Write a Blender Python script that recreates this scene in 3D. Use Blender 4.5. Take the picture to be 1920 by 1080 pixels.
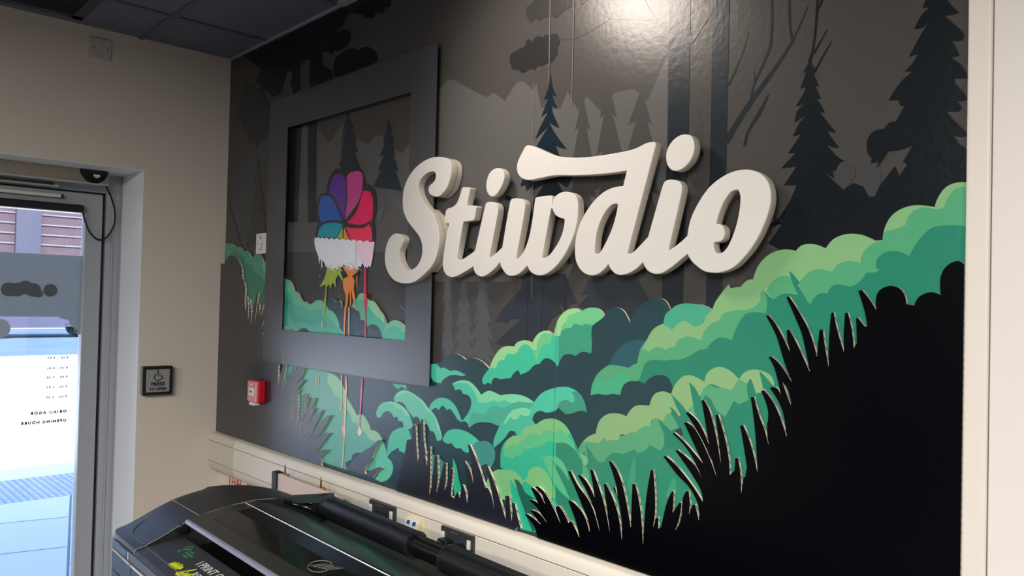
import bpy, bmesh, math, random
from mathutils import Vector, Matrix, geometry
for o in list(bpy.data.objects): bpy.data.objects.remove(o, do_unlink=True)
SC = bpy.context.scene
COL = SC.collection
random.seed(11)
# ------------------------------------------------------------ camera
cam_d = bpy.data.cameras.new('camera'); cam = bpy.data.objects.new('camera', cam_d); COL.objects.link(cam)
YAW, PIT, ROL = 0.81685, 0.016908, 0.023642
f = Vector((-math.sin(YAW)*math.cos(PIT), math.cos(YAW)*math.cos(PIT), math.sin(PIT)))
r = f.cross(Vector((0, 0, 1))).normalized(); u = r.cross(f)
r2 = r*math.cos(ROL)+u*math.sin(ROL); u2 = u*math.cos(ROL)-r*math.sin(ROL)
mw = Matrix((r2, u2, -f)).transposed().to_4x4(); mw.translation = Vector((3.5771, -1.52248, 1.6))
cam.matrix_world = mw
cam_d.sensor_width = 36; cam_d.lens = 1471.3/1920*36; cam_d.clip_start = .02; cam_d.clip_end = 300
SC.camera = cam
# ------------------------------------------------------------ view, sky, sun
vs = SC.view_settings; vs.view_transform = 'Standard'; vs.look = 'None'; vs.gamma = 1; vs.use_curve_mapping = False; vs.exposure = 0.0
world = bpy.data.worlds.new('sky'); SC.world = world; world.use_nodes = True
wn = world.node_tree.nodes; wl = world.node_tree.links
sky = wn.new('ShaderNodeTexSky'); sky.sky_type = 'NISHITA'; sky.sun_disc = False; sky.sun_elevation = math.radians(47); sky.sun_rotation = math.radians(100)
wl.new(sky.outputs[0], wn['Background'].inputs[0]); wn['Background'].inputs[1].default_value = 1.0
def lamp(name, kind, loc, energy, color=(1, 1, 1), direction=None, **kw):
    d = bpy.data.lights.new(name, kind); d.energy = energy; d.color = color
    for k, v in kw.items(): setattr(d, k, v)
    o = bpy.data.objects.new(name, d); COL.objects.link(o); o.location = loc
    if direction: o.rotation_euler = Vector(direction).to_track_quat('-Z', 'Y').to_euler()
    return o
lamp('sun', 'SUN', (5, 0, 20), 17.0, (1, .96, .9), (-math.cos(math.radians(47)), .15, -math.sin(math.radians(47))), angle=math.radians(.6))
FILL_PANELS = [(3.6, -2.9), (3.0, -4.6), (4.3, -4.4), (5.0, -2.9)]  # unseen area lights, added as interior fill behind the camera
for px, py in FILL_PANELS:
    lamp('fill_light', 'AREA', (px, py, 2.665), 118, (1, .97, .93), (0, 0, -1), shape='SQUARE', size=.56)
SPOTS = [(1.95, -.60)]
lamp('downlight_beam', 'SPOT', (1.95, -.60, 2.66), 66, (1, .88, .78), (0.30, .60, -.62), spot_size=math.radians(120), spot_blend=1, shadow_soft_size=.16)
# ------------------------------------------------------------ materials
MC = {}
def lin(c): return tuple(((v/255+.055)/1.055)**2.4 if v/255 > .04045 else v/255/12.92 for v in c)
def mat(name, rgb, rough=.5, metal=0, spec=.5, noise=0, nscale=8, bump=0, bscale=40, coat=0, emis=0):
    if name in MC: return MC[name]
    m = bpy.data.materials.new(name); m.use_nodes = True; nt = m.node_tree; b = nt.nodes['Principled BSDF']
    c = lin(rgb)+(1,)
    b.inputs['Base Color'].default_value = c; b.inputs['Roughness'].default_value = rough; b.inputs['Metallic'].default_value = metal
    b.inputs['Specular IOR Level'].default_value = spec; b.inputs['Coat Weight'].default_value = coat
    if emis: b.inputs['Emission Color'].default_value = c; b.inputs['Emission Strength'].default_value = emis
    tc = nt.nodes.new('ShaderNodeTexCoord')
    if noise:
        n = nt.nodes.new('ShaderNodeTexNoise'); n.inputs['Scale'].default_value = nscale; n.inputs['Detail'].default_value = 5
        mx = nt.nodes.new('ShaderNodeMix'); mx.data_type = 'RGBA'
        mx.inputs[6].default_value = tuple(v*(1-noise) for v in c[:3])+(1,); mx.inputs[7].default_value = tuple(min(1, v*(1+noise)) for v in c[:3])+(1,)
        nt.links.new(tc.outputs['Object'], n.inputs['Vector']); nt.links.new(n.outputs[0], mx.inputs[0]); nt.links.new(mx.outputs[2], b.inputs['Base Color'])
    if bump:
        n2 = nt.nodes.new('ShaderNodeTexNoise'); n2.inputs['Scale'].default_value = bscale; n2.inputs['Detail'].default_value = 3
        bp = nt.nodes.new('ShaderNodeBump'); bp.inputs['Strength'].default_value = bump; bp.inputs['Distance'].default_value = .004
        nt.links.new(tc.outputs['Object'], n2.inputs['Vector']); nt.links.new(n2.outputs[0], bp.inputs['Height']); nt.links.new(bp.outputs[0], b.inputs['Normal'])
    MC[name] = m; return m
PAL = dict(mount=(86, 85, 84), moun2=(64, 66, 68), trunk2=(30, 38, 44), leafb=(40, 40, 40), leafb2=(52, 51, 49), near=(16, 23, 27), near2=(20, 33, 44), near3=(42, 48, 58),
  leafd=(46, 50, 53), isle=(62, 64, 66), pinef=(28, 40, 50), pinef2=(50, 54, 58), wisp=(88, 92, 98), mid=(64, 64, 62), mid2=(76, 79, 81), mid3=(58, 57, 56), brn=(66, 62, 58), seam=(110, 105, 98), seamd=(30, 36, 42),
  sky=(67, 65, 63), D=(26, 60, 68), D3=(32, 84, 94), gL0=(104, 170, 140), gL1=(76, 150, 122), gL2=(58, 130, 106), gL3=(46, 116, 96), M2=(70, 178, 148), L2=(108, 192, 148), T2=(60, 162, 140), Y2=(138, 202, 154),
  K1=(88, 172, 150), K2=(140, 200, 150), K3=(96, 196, 160), M3=(70, 190, 158), H1=(92, 190, 160), H0=(122, 208, 164), H1b=(66, 182, 152), HT=(60, 140, 136), HT2=(66, 168, 142), TR=(56, 146, 122),
  M1=(56, 186, 150), M1r=(54, 148, 120), Y1=(146, 204, 142), L1=(104, 190, 132), T1=(66, 160, 128), L3=(78, 157, 114), Y3=(124, 172, 120), M4=(62, 166, 126), T3=(35, 125, 101), Y4=(131, 172, 120), L4=(82, 157, 116),
  T4=(40, 132, 104), T4b=(28, 96, 84), T5=(58, 148, 114), M5=(44, 176, 140), Y5=(120, 186, 124), L5=(86, 184, 132),
  red=(214, 36, 76), orange=(232, 140, 50), peach=(236, 180, 156), lime=(164, 184, 60), cream=(236, 216, 190), pink=(226, 84, 146),
  lgk=(36, 36, 34), lgk2=(30, 30, 32), purple=(88, 44, 146), magenta=(196, 62, 142), crim=(236, 6, 94), blue=(30, 86, 176), teal=(0, 152, 172), redp=(242, 46, 78), white=(236, 240, 246), pinkw=(246, 214, 232), greyw=(190, 190, 200))
WK = ('near', 'near2', 'leafd', 'sky', 'mount', 'trunk2', 'leafb', 'leafb2', 'near3', 'isle', 'mid', 'mid2', 'mid3', 'brn', 'seam', 'seamd')
def pm(k):
    print_r = .27
    return mat('print_'+k, PAL[k], rough=print_r, spec=.3 if k in WK else .45, bump=.12, bscale=60)
WALLW = mat('magnolia_paint', (207, 197, 184), .7, noise=.03, nscale=3, bump=.06, bscale=120)
CREAM = mat('board_paper_edge', (244, 234, 216), .8)
def core_mat():
    m = mat('board_corrugated_core', (90, 66, 48), .9); nt = m.node_tree
    tc = nt.nodes.new('ShaderNodeTexCoord'); w = nt.nodes.new('ShaderNodeTexWave'); w.wave_type = 'BANDS'; w.bands_direction = 'DIAGONAL'; w.inputs['Scale'].default_value = 42; w.inputs['Distortion'].default_value = 1.5
    cr = nt.nodes.new('ShaderNodeValToRGB'); cr.color_ramp.elements[0].position = .22; cr.color_ramp.elements[0].color = lin((60, 44, 34))+(1,)
    cr.color_ramp.elements[1].position = .38; cr.color_ramp.elements[1].color = lin((222, 202, 176))+(1,)
    nt.links.new(tc.outputs['Object'], w.inputs['Vector']); nt.links.new(w.outputs[0], cr.inputs[0]); nt.links.new(cr.outputs[0], nt.nodes['Principled BSDF'].inputs['Base Color'])
    return m
CORE = core_mat()
WHITE = mat('letter_white', (202, 199, 194), .6, noise=.02, nscale=5)
LSIDE = mat('letter_edge', (200, 192, 178), .7, noise=.05, nscale=30)
FRAMEM = mat('frame_charcoal', (62, 64, 68), .26, spec=.85)
BLKB = mat('board_black', (2, 3, 7), .3, spec=.12)
BLKBL = mat('board_black_left', (40, 42, 50), .3, spec=.85)
PVC = mat('trunking_pvc', (224, 217, 204), .38)
PVCG = mat('trunking_groove', (110, 104, 98), .7)
PLW = mat('plate_white', (226, 224, 220), .35)
PLK = mat('socket_grey', (52, 55, 60), .35)
PBLK = mat('printer_black', (38, 38, 40), .42, bump=.04, bscale=400)
PGLS = mat('printer_gloss', (16, 17, 18), .09)
PLID = mat('printer_lid', (40, 41, 40), .28)
PGRY = mat('printer_front', (86, 92, 98), .4)
PSLV = mat('printer_trim', (200, 200, 210), .25, metal=.7)
PROLL = mat('roll_cover_black', (24, 25, 28), .3)
ALU = mat('door_frame_grey', (158, 162, 168), .4, metal=.1)
ALUD = mat('door_rebate_dark', (44, 48, 54), .5)
STEEL = mat('brushed_steel', (176, 166, 152), .33, metal=.85, noise=.06, nscale=12)
BRASS = mat('brass', (170, 140, 80), .3, metal=.9)
RUB = mat('black_rubber', (14, 16, 20), .45)
REDP = mat('alarm_red', (200, 22, 36), .3)
CEIL = mat('ceiling_tile', (100, 106, 126), .6, noise=.04, nscale=60)
CGRID = mat('ceiling_grid', (84, 90, 108), .5)
FILL_M = mat('fill_glow', (255, 250, 240), .5, emis=5)  # glowing face of the added fill panels
# ------------------------------------------------------------ mesh helpers
def obj(name, bm, mats, parent=None, smooth=False, doubles=False):
    me = bpy.data.meshes.new(name)
    if doubles: bmesh.ops.remove_doubles(bm, verts=bm.verts, dist=1e-5)
    bm.to_mesh(me); bm.free()
    for m in (mats if isinstance(mats, (list, tuple)) else [mats]): me.materials.append(m)
    o = bpy.data.objects.new(name, me); COL.objects.link(o)
    if parent: o.parent = parent
    if smooth:
        for p in me.polygons: p.use_smooth = True
        try: me.set_sharp_from_angle(angle=math.radians(40))
        except Exception: pass
    return o
def tag(o, label=None, cat=None, group=None, kind=None):
    if label: o['label'] = label
    if cat: o['category'] = cat
    if group: o['group'] = group
    if kind: o['kind'] = kind
    return o
def empty(name, loc, rz=0):
    o = bpy.data.objects.new(name, None); COL.objects.link(o); o.location = loc; o.rotation_euler.z = rz; o.empty_display_size = .1; return o
def box(bm, lo, hi, mi=0, bevel=0):
    lo, hi = [min(a, b) for a, b in zip(lo, hi)], [max(a, b) for a, b in zip(lo, hi)]
    b2 = bmesh.new(); bmesh.ops.create_cube(b2, size=1)
    for v in b2.verts: v.co = Vector(((v.co.x+.5)*(hi[0]-lo[0])+lo[0], (v.co.y+.5)*(hi[1]-lo[1])+lo[1], (v.co.z+.5)*(hi[2]-lo[2])+lo[2]))
    if bevel: bmesh.ops.bevel(b2, geom=b2.edges[:], offset=bevel, segments=3, affect='EDGES', profile=.6)
    merge(bm, b2, mi)
def merge(bm, b2, mi=None, M=None):
    vm = {}
    for v in b2.verts: vm[v] = bm.verts.new(M @ v.co if M else v.co)
    for fc in b2.faces:
        try: n = bm.faces.new([vm[v] for v in fc.verts])
        except ValueError: continue
        n.material_index = fc.material_index if mi is None else mi; n.smooth = fc.smooth
    b2.free()
def cyl(bm, a, b, r, seg=20, mi=0, r2=None):
    a, b = Vector(a), Vector(b); d = b-a
    b2 = bmesh.new(); bmesh.ops.create_cone(b2, cap_ends=True, segments=seg, radius1=r, radius2=r if r2 is None else r2, depth=d.length)
    M = Matrix.Translation((a+b)/2) @ d.to_track_quat('Z', 'Y').to_matrix().to_4x4()
    merge(bm, b2, mi, M)
def tube(bm, pts, r, seg=10, mi=0):
    pts = [Vector(p) for p in pts]; rings = []
    for i, p in enumerate(pts):
        d = (pts[min(i+1, len(pts)-1)]-pts[max(i-1, 0)]).normalized()
        a = d.orthogonal().normalized() if i == 0 else (rings[-1][1]-d*rings[-1][1].dot(d)).normalized()
        b = d.cross(a); rr = r[i] if isinstance(r, (list, tuple)) else r
        rings.append(([bm.verts.new(p+a*math.cos(2*math.pi*k/seg)*rr+b*math.sin(2*math.pi*k/seg)*rr) for k in range(seg)], a))
    for i in range(len(rings)-1):
        for k in range(seg):
            fc = bm.faces.new((rings[i][0][k], rings[i][0][(k+1) % seg], rings[i+1][0][(k+1) % seg], rings[i+1][0][k])); fc.material_index = mi; fc.smooth = True
    bm.faces.new(rings[0][0]).material_index = mi; bm.faces.new(rings[-1][0]).material_index = mi
def smooth_pts(pts, n=8):
    pts = [Vector(p) for p in pts]; out = []
    for i in range(len(pts)-1):
        p0, p1, p2, p3 = pts[max(i-1, 0)], pts[i], pts[i+1], pts[min(i+2, len(pts)-1)]
        for k in range(n):
            t = k/n; out.append(.5*((2*p1)+(p2-p0)*t+(2*p0-5*p1+4*p2-p3)*t*t+(3*p1-p0-3*p2+p3)*t**3))
    out.append(pts[-1]); return out
# outline strings: "u,z" in half millimetres on the wall, "!" marks a corner, other points are smooth
def path(s):
    P = []
    for t in s.split():
        c = t.endswith('!'); a, b = t.rstrip('!').split(','); P.append((Vector((int(a)/2000, int(b)/2000)), c))
    Q = [P[0]]
    for p in P[1:]:
        if (p[0]-Q[-1][0]).length > 4e-4: Q.append(p)
    if (Q[0][0]-Q[-1][0]).length < 4e-4: Q.pop()
    n = len(Q); out = []
    for i in range(n):
        p1, c1 = Q[i]; p2, c2 = Q[(i+1) % n]; p0 = Q[i-1][0]; p3 = Q[(i+2) % n][0]
        d = p2-p1; L = d.length; out.append(p1)
        if c1 and c2: continue
        t1 = None if c1 else (p2-p0); t2 = None if c2 else (p3-p1)
        if t1 is not None: t1 = t1.normalized()*L
        if t2 is not None: t2 = t2.normalized()*L
        if t1 is None: t1 = 2*d-t2 if False else (d*1.5-t2*.5)
        if t2 is None: t2 = (d*1.5-t1*.5)
        k = max(2, min(10, int(L/.006)))
        for j in range(1, k):
            t = j/k; out.append(p1*(2*t**3-3*t*t+1)+t1*(t**3-2*t*t+t)+p2*(-2*t**3+3*t*t)+t2*(t**3-t*t))
    return out
def area2(p): return sum(p[i-1].x*p[i].y-p[i].x*p[i-1].y for i in range(len(p)))
def winding(p, loop):
    w = 0; x, y = p.x, p.y
    for i in range(len(loop)):
        a, c = loop[i-1], loop[i]
        if (a.y <= y) != (c.y <= y):
            t = (y-a.y)/(c.y-a.y)
            if a.x+(c.x-a.x)*t > x: w += 1 if c.y > a.y else -1
    return w
def flat(bm, loops, y, mi):
    allp = []; edges = []
    for l in loops:
        b0 = len(allp); allp += [Vector((p.x, p.y)) for p in l]; edges += [(b0+i, b0+(i+1) % len(l)) for i in range(len(l))]
    vs2, _, fs, *_r = geometry.delaunay_2d_cdt(allp, edges, [], 0, 1e-6)
    nv = {}
    for t in fs:
        c = sum((vs2[i] for i in t), Vector((0, 0)))/len(t)
        if winding(c, loops[0]) == 0 or any(winding(c, h) for h in loops[1:]): continue
        for i in t:
            if i not in nv: nv[i] = bm.verts.new((vs2[i].x, y, vs2[i].y))
        try:
            fc = bm.faces.new([nv[i] for i in t]); fc.material_index = mi; fc.normal_update()
            if fc.normal.y > 0: fc.normal_flip()
        except ValueError: pass
def rim(bm, loop, ys, mis):
    rows = [[bm.verts.new((p.x, y, p.y)) for p in loop] for y in ys]; n = len(loop)
    for k in range(len(ys)-1):
        for i in range(n):
            fc = bm.faces.new((rows[k][i], rows[k][(i+1) % n], rows[k+1][(i+1) % n], rows[k+1][i])); fc.material_index = mis[k]
def text_mesh(bm, s, size, M, mi=0, extrude=.0002, spacing=1.0, align='LEFT', bold=0):
    c = bpy.data.curves.new('t', 'FONT'); c.body = s; c.size = size; c.extrude = extrude; c.align_x = align; c.space_character = spacing; c.offset = bold
    c.resolution_u = 3
    o = bpy.data.objects.new('t', c); COL.objects.link(o); dg = bpy.context.evaluated_depsgraph_get()
    me = bpy.data.meshes.new_from_object(o.evaluated_get(dg)); b2 = bmesh.new(); b2.from_mesh(me); merge(bm, b2, mi, M)
    bpy.data.objects.remove(o); bpy.data.curves.remove(c); bpy.data.meshes.remove(me)
def basis(origin, right, up):
    r_, u_ = Vector(right).normalized(), Vector(up).normalized(); n = r_.cross(u_)
    m = Matrix((r_, u_, n)).transposed().to_4x4(); m.translation = Vector(origin); return m
DATA = {
 'S': [
  '3312,4079 3240,4079 3148,4060 3061,4020 2993,3957 2961,3885 2959,3810 2974,3759 3019,3698 3084,3645 3143,3598 3176,3548 3183,3495 3167,3447 3122,3403 3067,3385 3033,3384! 2990,3401 2955,3435 2938,3473 2939,3511 2962,3547 2979,3576 2974,3597 2942,3617 2879,3625 2821,3599 2786,3549 2770,3482 2780,3422 2817,3366 2878,3323 2951,3302 3037,3298 3112,3310 3192,3346 3269,3393 3312,3436 3342,3498 3352,3569 3339,3632 3315,3681 3290,3725! 3234,3766 3178,3814 3140,3858 3123,3904 3133,3940 3163,3967 3207,3986 3259,3993 3294,3984 3301,3955 3286,3929 3241,3907 3230,3886 3243,3857 3283,3838 3322,3831 3366,3843 3415,3878 3444,3930 3454,3975 3446,4022 3420,4049 3369,4069',
 ],
 'DOT1': [
  '3876,3949 3914,3929 3930,3892 3912,3849 3876,3808 3838,3790 3804,3801 3780,3835 3779,3881 3800,3925 3833,3944',
 ],
 'DOT2': [
  '5122,3966 5153,3954 5168,3930 5172,3897 5162,3860 5137,3828 5095,3807 5057,3810 5029,3837 5020,3877 5027,3912 5050,3942 5084,3962',
 ],
 'TIW': [
  '3561,3864 3576,3867 3618,3863 3635,3857 3634,3847 3607,3756! 3682,3750 3694,3743 3692,3730 3678,3671 3668,3665 3580,3662! 3524,3446! 3529,3438! 3564,3436! 3621,3456 3691,3488! 3772,3745 3781,3759 3810,3763 3859,3753 3879,3731 3882,3698 3817,3446! 3850,3456 3925,3499! 3981,3750 3994,3764 4026,3766 4071,3757 4097,3737 4102,3709 4039,3434! 4060,3437 4099,3474 4132,3535 4155,3619 4177,3749 4187,3758 4293,3759 4305,3752! 4299,3711! 4308,3713! 4312,3735 4332,3756 4368,3769 4408,3769 4455,3753 4481,3725 4488,3681 4483,3612 4454,3527 4394,3436 4323,3373 4258,3344 4207,3341 4160,3357 4137,3379 4126,3394! 4085,3361 4032,3341 3977,3343 3939,3369 3919,3394 3909,3417! 3863,3379 3796,3345 3757,3336 3712,3349 3691,3368 3680,3396! 3604,3366 3510,3337 3455,3340 3410,3368 3394,3420 3405,3510 3443,3661! 3407,3665 3400,3679 3412,3738 3428,3751 3472,3757 3509,3774 3539,3816',
  '4298,3693! 4236,3437! 4247,3432 4268,3435 4304,3456 4352,3508 4382,3560 4395,3615 4392,3631! 4360,3638 4326,3658 4308,3687!',
 ],
 'DIO': [
  '4114,4047 4146,4038 4226,4003 4308,3969 4388,3950 4483,3936 4594,3930 4734,3930 4835,3936 4899,3953! 4939,3956 4958,3950 4961,3935! 4809,3445! 4815,3438! 4840,3444 4879,3473 4928,3515! 5003,3742 5014,3762 5036,3770 5070,3766 5097,3755 5110,3735 5109,3704 5043,3447! 5066,3457 5110,3484 5143,3510! 5154,3568 5175,3617 5211,3672 5253,3718 5309,3753 5364,3772 5418,3776 5465,3766 5504,3743 5530,3711 5542,3669 5541,3622 5527,3570 5496,3501 5458,3443 5419,3400 5380,3367 5332,3348 5283,3343 5233,3351 5196,3373 5165,3399 5146,3428! 5105,3400 5060,3369 5005,3343 4965,3342 4928,3358 4911,3378 4901,3396! 4858,3363 4801,3341 4750,3340 4716,3359 4702,3375 4693,3392! 4663,3363 4620,3341 4575,3338 4529,3354 4490,3393 4473,3442 4473,3512 4490,3575 4529,3642 4591,3707 4653,3746 4713,3763 4774,3765! 4794,3837! 4720,3835 4579,3839 4448,3849 4311,3862 4210,3858 4126,3856 4072,3871 4038,3901 4028,3940 4041,3977 4072,4019 4093,4043',
  '4744,3682! 4711,3681 4669,3650 4632,3594 4612,3534 4605,3459 4608,3445! 4633,3446 4669,3491 4710,3563 4734,3629',
  '5393,3692! 5362,3689 5329,3653 5305,3606 5290,3555! 5314,3549 5328,3533 5332,3512 5325,3488 5308,3477 5281,3475! 5280,3455 5292,3429! 5313,3427 5337,3441 5363,3483 5386,3543 5400,3608 5403,3662',
 ],
 'GREEN': [
  '48,3675! 138,3669 218,3658 277,3633! 376,3624 442,3584! 517,3587 608,3514! 701,3557 785,3536 821,3485! 892,3490 962,3464! 1020,3432! 1131,3415! 1232,3334! 1259,3333 1312,3322 1359,3286 1392,3236! 1451,3230 1497,3188 1534,3155! 1584,3158 1638,3138! 1695,3150 1749,3171 1816,3172 1890,3143! 1946,3184 1997,3185 2036,3162! 2067,3176 2096,3173 2107,3150 2116,3126! 2247,3131! 2292,3179 2315,3192 2348,3224 2394,3231 2441,3200 2472,3181! 2527,3177 2578,3141 2634,3100 2679,3052 2702,3012! 2743,3043 2805,3055 2877,3036 2926,3000! 3038,2961! 3184,2792! 3251,2801! 3289,2805 3338,2844 3419,2871 3464,2872 3510,2859 3545,2842! 3576,2853 3619,2857 3673,2850 3721,2829 3759,2804! 3797,2877 3866,2936 3963,2946! 3984,2970 4045,2986 4105,2975! 4151,3028 4213,3047 4267,3026! 4293,3104 4351,3157 4419,3171 4462,3158! 4513,3177 4569,3173 4601,3153 4609,3132! 4632,3167 4684,3182 4732,3166 4772,3110! 4788,3144 4829,3192 4885,3219 4941,3232 4980,3218 5008,3176! 5042,3199 5087,3209 5132,3207 5188,3202 5231,3181! 5251,3225 5294,3268 5371,3286! 5396,3311 5427,3318! 5453,3378 5501,3422 5564,3440 5616,3432! 5641,3454 5685,3458 5741,3438! 5772,3474 5821,3491 5876,3487 5931,3461! 5960,3463! 5965,3503 5987,3548 6024,3575 6074,3585 6139,3574! 6149,3605 6174,3641 6244,3655! 6262,3652! 6244,1940! 4,1940!',
 ],
 'GP': [
  ('gL1', '48,3675! 138,3669 218,3658 277,3633! 376,3624 442,3584! 517,3587 608,3514! 701,3557 785,3536 821,3485! 892,3490 962,3464! 1110,3395! 1138,2948! 80,3224!'),
  ('gL2', '211,3562! 222,3596 278,3628! 315,3582 445,3545! 498,3489 611,3465! 651,3400! 772,3378! 869,3309! 828,3230! 667,3165! 520,3163! 348,3470!'),
  ('gL3', '776,3124! 869,3314! 921,3281! 1030,3273! 1050,2945! 863,3042!'),
  ('gL0', '815,3441! 821,3483! 892,3490 962,3464! 1020,3427! 1024,3365! 864,3387!'),
  ('M2', '1159,3344! 1259,3333 1312,3322 1359,3286 1392,3236! 1451,3230 1497,3188 1534,3155! 1584,3158 1638,3138! 1695,3150 1749,3171 1816,3172 1890,3143! 1937,3103! 2015,3083 2082,3019 2096,2977! 2147,2944 2168,2893! 1171,2878!'),
  ('L2', '1159,3344! 1259,3333 1312,3322 1359,3286 1392,3236! 1451,3230 1497,3188 1534,3155! 1584,3158 1638,3138! 1695,3150 1749,3171 1816,3172 1890,3143! 1937,3103! 2015,3083 2082,3019 2094,2981! 2046,2985 2019,3014! 1967,3029 1914,3063! 1860,3079 1832,3118! 1793,3104 1712,3101 1630,3086 1543,3119! 1486,3125 1398,3137 1371,3215! 1318,3222 1150,3227!'),
  ('T2', '1153,3184! 1306,3178 1384,3116! 1424,3060 1484,3033! 1549,3028 1702,3025 1823,3037! 1876,3025 1917,3000! 1868,2931 1709,2911! 1171,2885!'),
  ('M2', '1159,3089! 1281,3085 1345,3022! 1421,2982 1564,3001! 1732,2987 1811,3010! 1918,2974 1972,2943! 2050,2913! 1171,2885!'),
  ('D', '1483,2925! 1518,2947 1574,2954 1631,2941 1671,2902! 1485,2897!'),
  ('Y2', '1213,2956! 1274,2955 1323,2935 1341,2900! 1217,2895!'),
  ('Y2', '1366,2919! 1409,2939 1480,2931! 1492,2900! 1367,2902!'),
  ('M2', '2247,3131! 2292,3179 2315,3192 2348,3224 2394,3231 2441,3200 2472,3181! 2527,3177 2578,3141 2634,3100 2679,3052 2702,3012! 2743,3043 2805,3055 2877,3036 2926,3000! 2979,2981! 2983,2878! 2653,2882! 2641,2966 2584,3010 2518,3017 2465,2996! 2432,3035 2374,3045! 2361,3092 2306,3122!'),
  ('Y2', '2450,3144! 2472,3181! 2527,3177 2578,3141 2634,3100 2682,3037! 2659,3037 2625,3063! 2592,3068 2553,3088! 2513,3109 2490,3130!'),
  ('L2', '2694,3011! 2743,3043 2805,3055 2877,3036 2926,3000! 2920,2979! 2879,2983 2863,3006! 2817,3010 2786,3017! 2740,3007 2696,2975! 2668,2961!'),
  ('L2', '2326,3193! 2354,3224 2394,3231 2439,3200! 2425,3181! 2385,3187 2328,3167!'),
  ('K1', '1236,2657! 1942,2640! 2083,2616! 2166,2489! 2256,2452 2361,2371! 2459,2376 2545,2289! 2653,2274 2735,2184! 2739,2104! 2678,2028! 2252,1966! 1883,1963! 1263,2220!'),
  ('K2', '1966,2634! 2068,2619 2161,2567 2233,2473! 2331,2398 2361,2364! 2431,2376 2516,2330 2543,2289! 2626,2285 2680,2247! 2589,2221 2521,2226! 2465,2263 2395,2253! 2364,2310 2307,2311! 2260,2375 2200,2399! 2152,2456 2045,2477! 2011,2521 1939,2563!'),
  ('K3', '2668,2232! 2728,2197 2750,2142! 2714,2093! 2639,2021! 2586,2012! 2623,2078 2581,2108! 2645,2170!'),
  ('D', '2306,2048! 2332,2091 2430,2114! 2405,2057! 2322,2012! 2252,1966! 2220,2011!'),
  ('M3', '3196,2788! 3251,2798 3287,2785 3301,2774! 3335,2781 3364,2775 3397,2765! 3440,2772 3485,2770 3548,2752! 3520,2744 3497,2744 3446,2745 3395,2737 3355,2718 3326,2701 3308,2679! 3294,2683 3273,2682! 3255,2685 3240,2684! 3218,2702 3200,2708!'),
  ('M3', '2783,2630! 2945,2635! 2952,2607! 2886,2620 2862,2598!'),
  ('H1', '2602,2411! 2653,2477 2757,2509 2881,2503 2962,2471 2999,2441! 3034,2383! 2987,2353 2928,2349! 2916,2390 2866,2390! 2854,2418 2820,2407! 2760,2442 2698,2428 2657,2387! 2614,2388!'),
  ('H0', '2716,2496! 2788,2512 2891,2501 2962,2471 2999,2441! 2944,2440 2912,2471! 2841,2475 2800,2494!'),
  ('H1', '2808,2530! 2847,2575 2936,2602 3055,2581 3141,2549 3193,2510! 3273,2464 3337,2343! 3315,2328 3285,2324! 3250,2372 3214,2373! 3175,2412 3119,2408! 3080,2445 3032,2434! 2998,2458 2962,2480! 2910,2518 2830,2509!'),
  ('H0', '2818,2539! 2857,2579 2936,2602 3055,2581 3141,2549 3193,2510! 3236,2490 3302,2423 3337,2346! 3285,2399! 3246,2471 3172,2496! 3094,2555 3055,2562! 2977,2588 2888,2568!'),
  ('M3', '3193,2510! 3233,2559 3313,2592 3401,2588 3471,2547 3525,2468! 3482,2479 3456,2502! 3403,2534 3377,2522! 3333,2545 3298,2513! 3266,2524 3217,2501!'),
  ('M3', '3344,2347! 3391,2397 3476,2421 3576,2417 3658,2392 3688,2375! 3636,2352 3605,2303! 3565,2294 3514,2313! 3472,2306 3428,2330! 3386,2320 3345,2331!'),
  ('HT', '3688,2375! 3753,2388 3816,2358 3825,2299 3787,2237! 3766,2254 3742,2255! 3712,2240 3680,2229! 3641,2222 3608,2233! 3605,2303! 3636,2352!'),
  ('M3', '2749,2149! 2768,2270 2828,2326 2927,2357 2991,2342 3025,2290! 2970,2282! 2951,2187! 2925,2197 2891,2195! 2874,2215 2844,2201! 2793,2174 2754,2132!'),
  ('K3', '2654,2230! 2719,2204 2743,2136! 2807,2111 2823,2066 2781,2000 2688,1957! 2612,1964! 2694,2056! 2627,2117! 2667,2184!'),
  ('M3', '3418,2689! 3498,2716 3581,2718 3647,2688 3693,2650! 3758,2680 3812,2675 3858,2664! 3968,2682 4060,2678 4131,2655! 4190,2711 4281,2746 4370,2760 4445,2743 4489,2705 4512,2644! 4485,2650 4454,2644! 4412,2628 4368,2618! 4336,2633 4310,2648! 4291,2627 4220,2608! 4179,2614 4139,2595 4120,2559! 4148,2534! 4087,2502 4054,2463! 4004,2456 3989,2474! 3946,2473 3903,2427 3813,2358! 3811,2398 3842,2464 3864,2497! 3780,2498 3687,2489 3636,2472 3592,2443! 3566,2474 3516,2470! 3572,2522 3599,2562! 3605,2599 3588,2629 3526,2639! 3501,2661 3450,2652! 3441,2673!'),
  ('H0', '3423,2691! 3498,2716 3581,2718 3647,2688 3693,2650! 3758,2680 3812,2675 3858,2664! 3968,2682 4060,2678 4131,2655! 4082,2647 4012,2649! 3969,2629 3896,2641! 3837,2625 3806,2631! 3745,2610 3675,2602! 3649,2636 3616,2674! 3566,2701 3482,2698!'),
  ('HT2', '3592,2443! 3608,2526 3653,2542! 3716,2539 3747,2553! 3777,2587 3837,2602! 3883,2595 3919,2609! 3969,2634 4041,2642 4127,2650! 4097,2616 4028,2608! 3971,2580 3900,2521! 3849,2487! 3780,2498 3687,2489 3636,2472!'),
  ('H1b', '3813,2358! 3821,2420 3886,2510! 3942,2577 3999,2605 4070,2616 4112,2602! 4120,2559! 4148,2534! 4087,2502 4054,2463! 4004,2456 3989,2474! 3946,2473 3903,2427!'),
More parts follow.
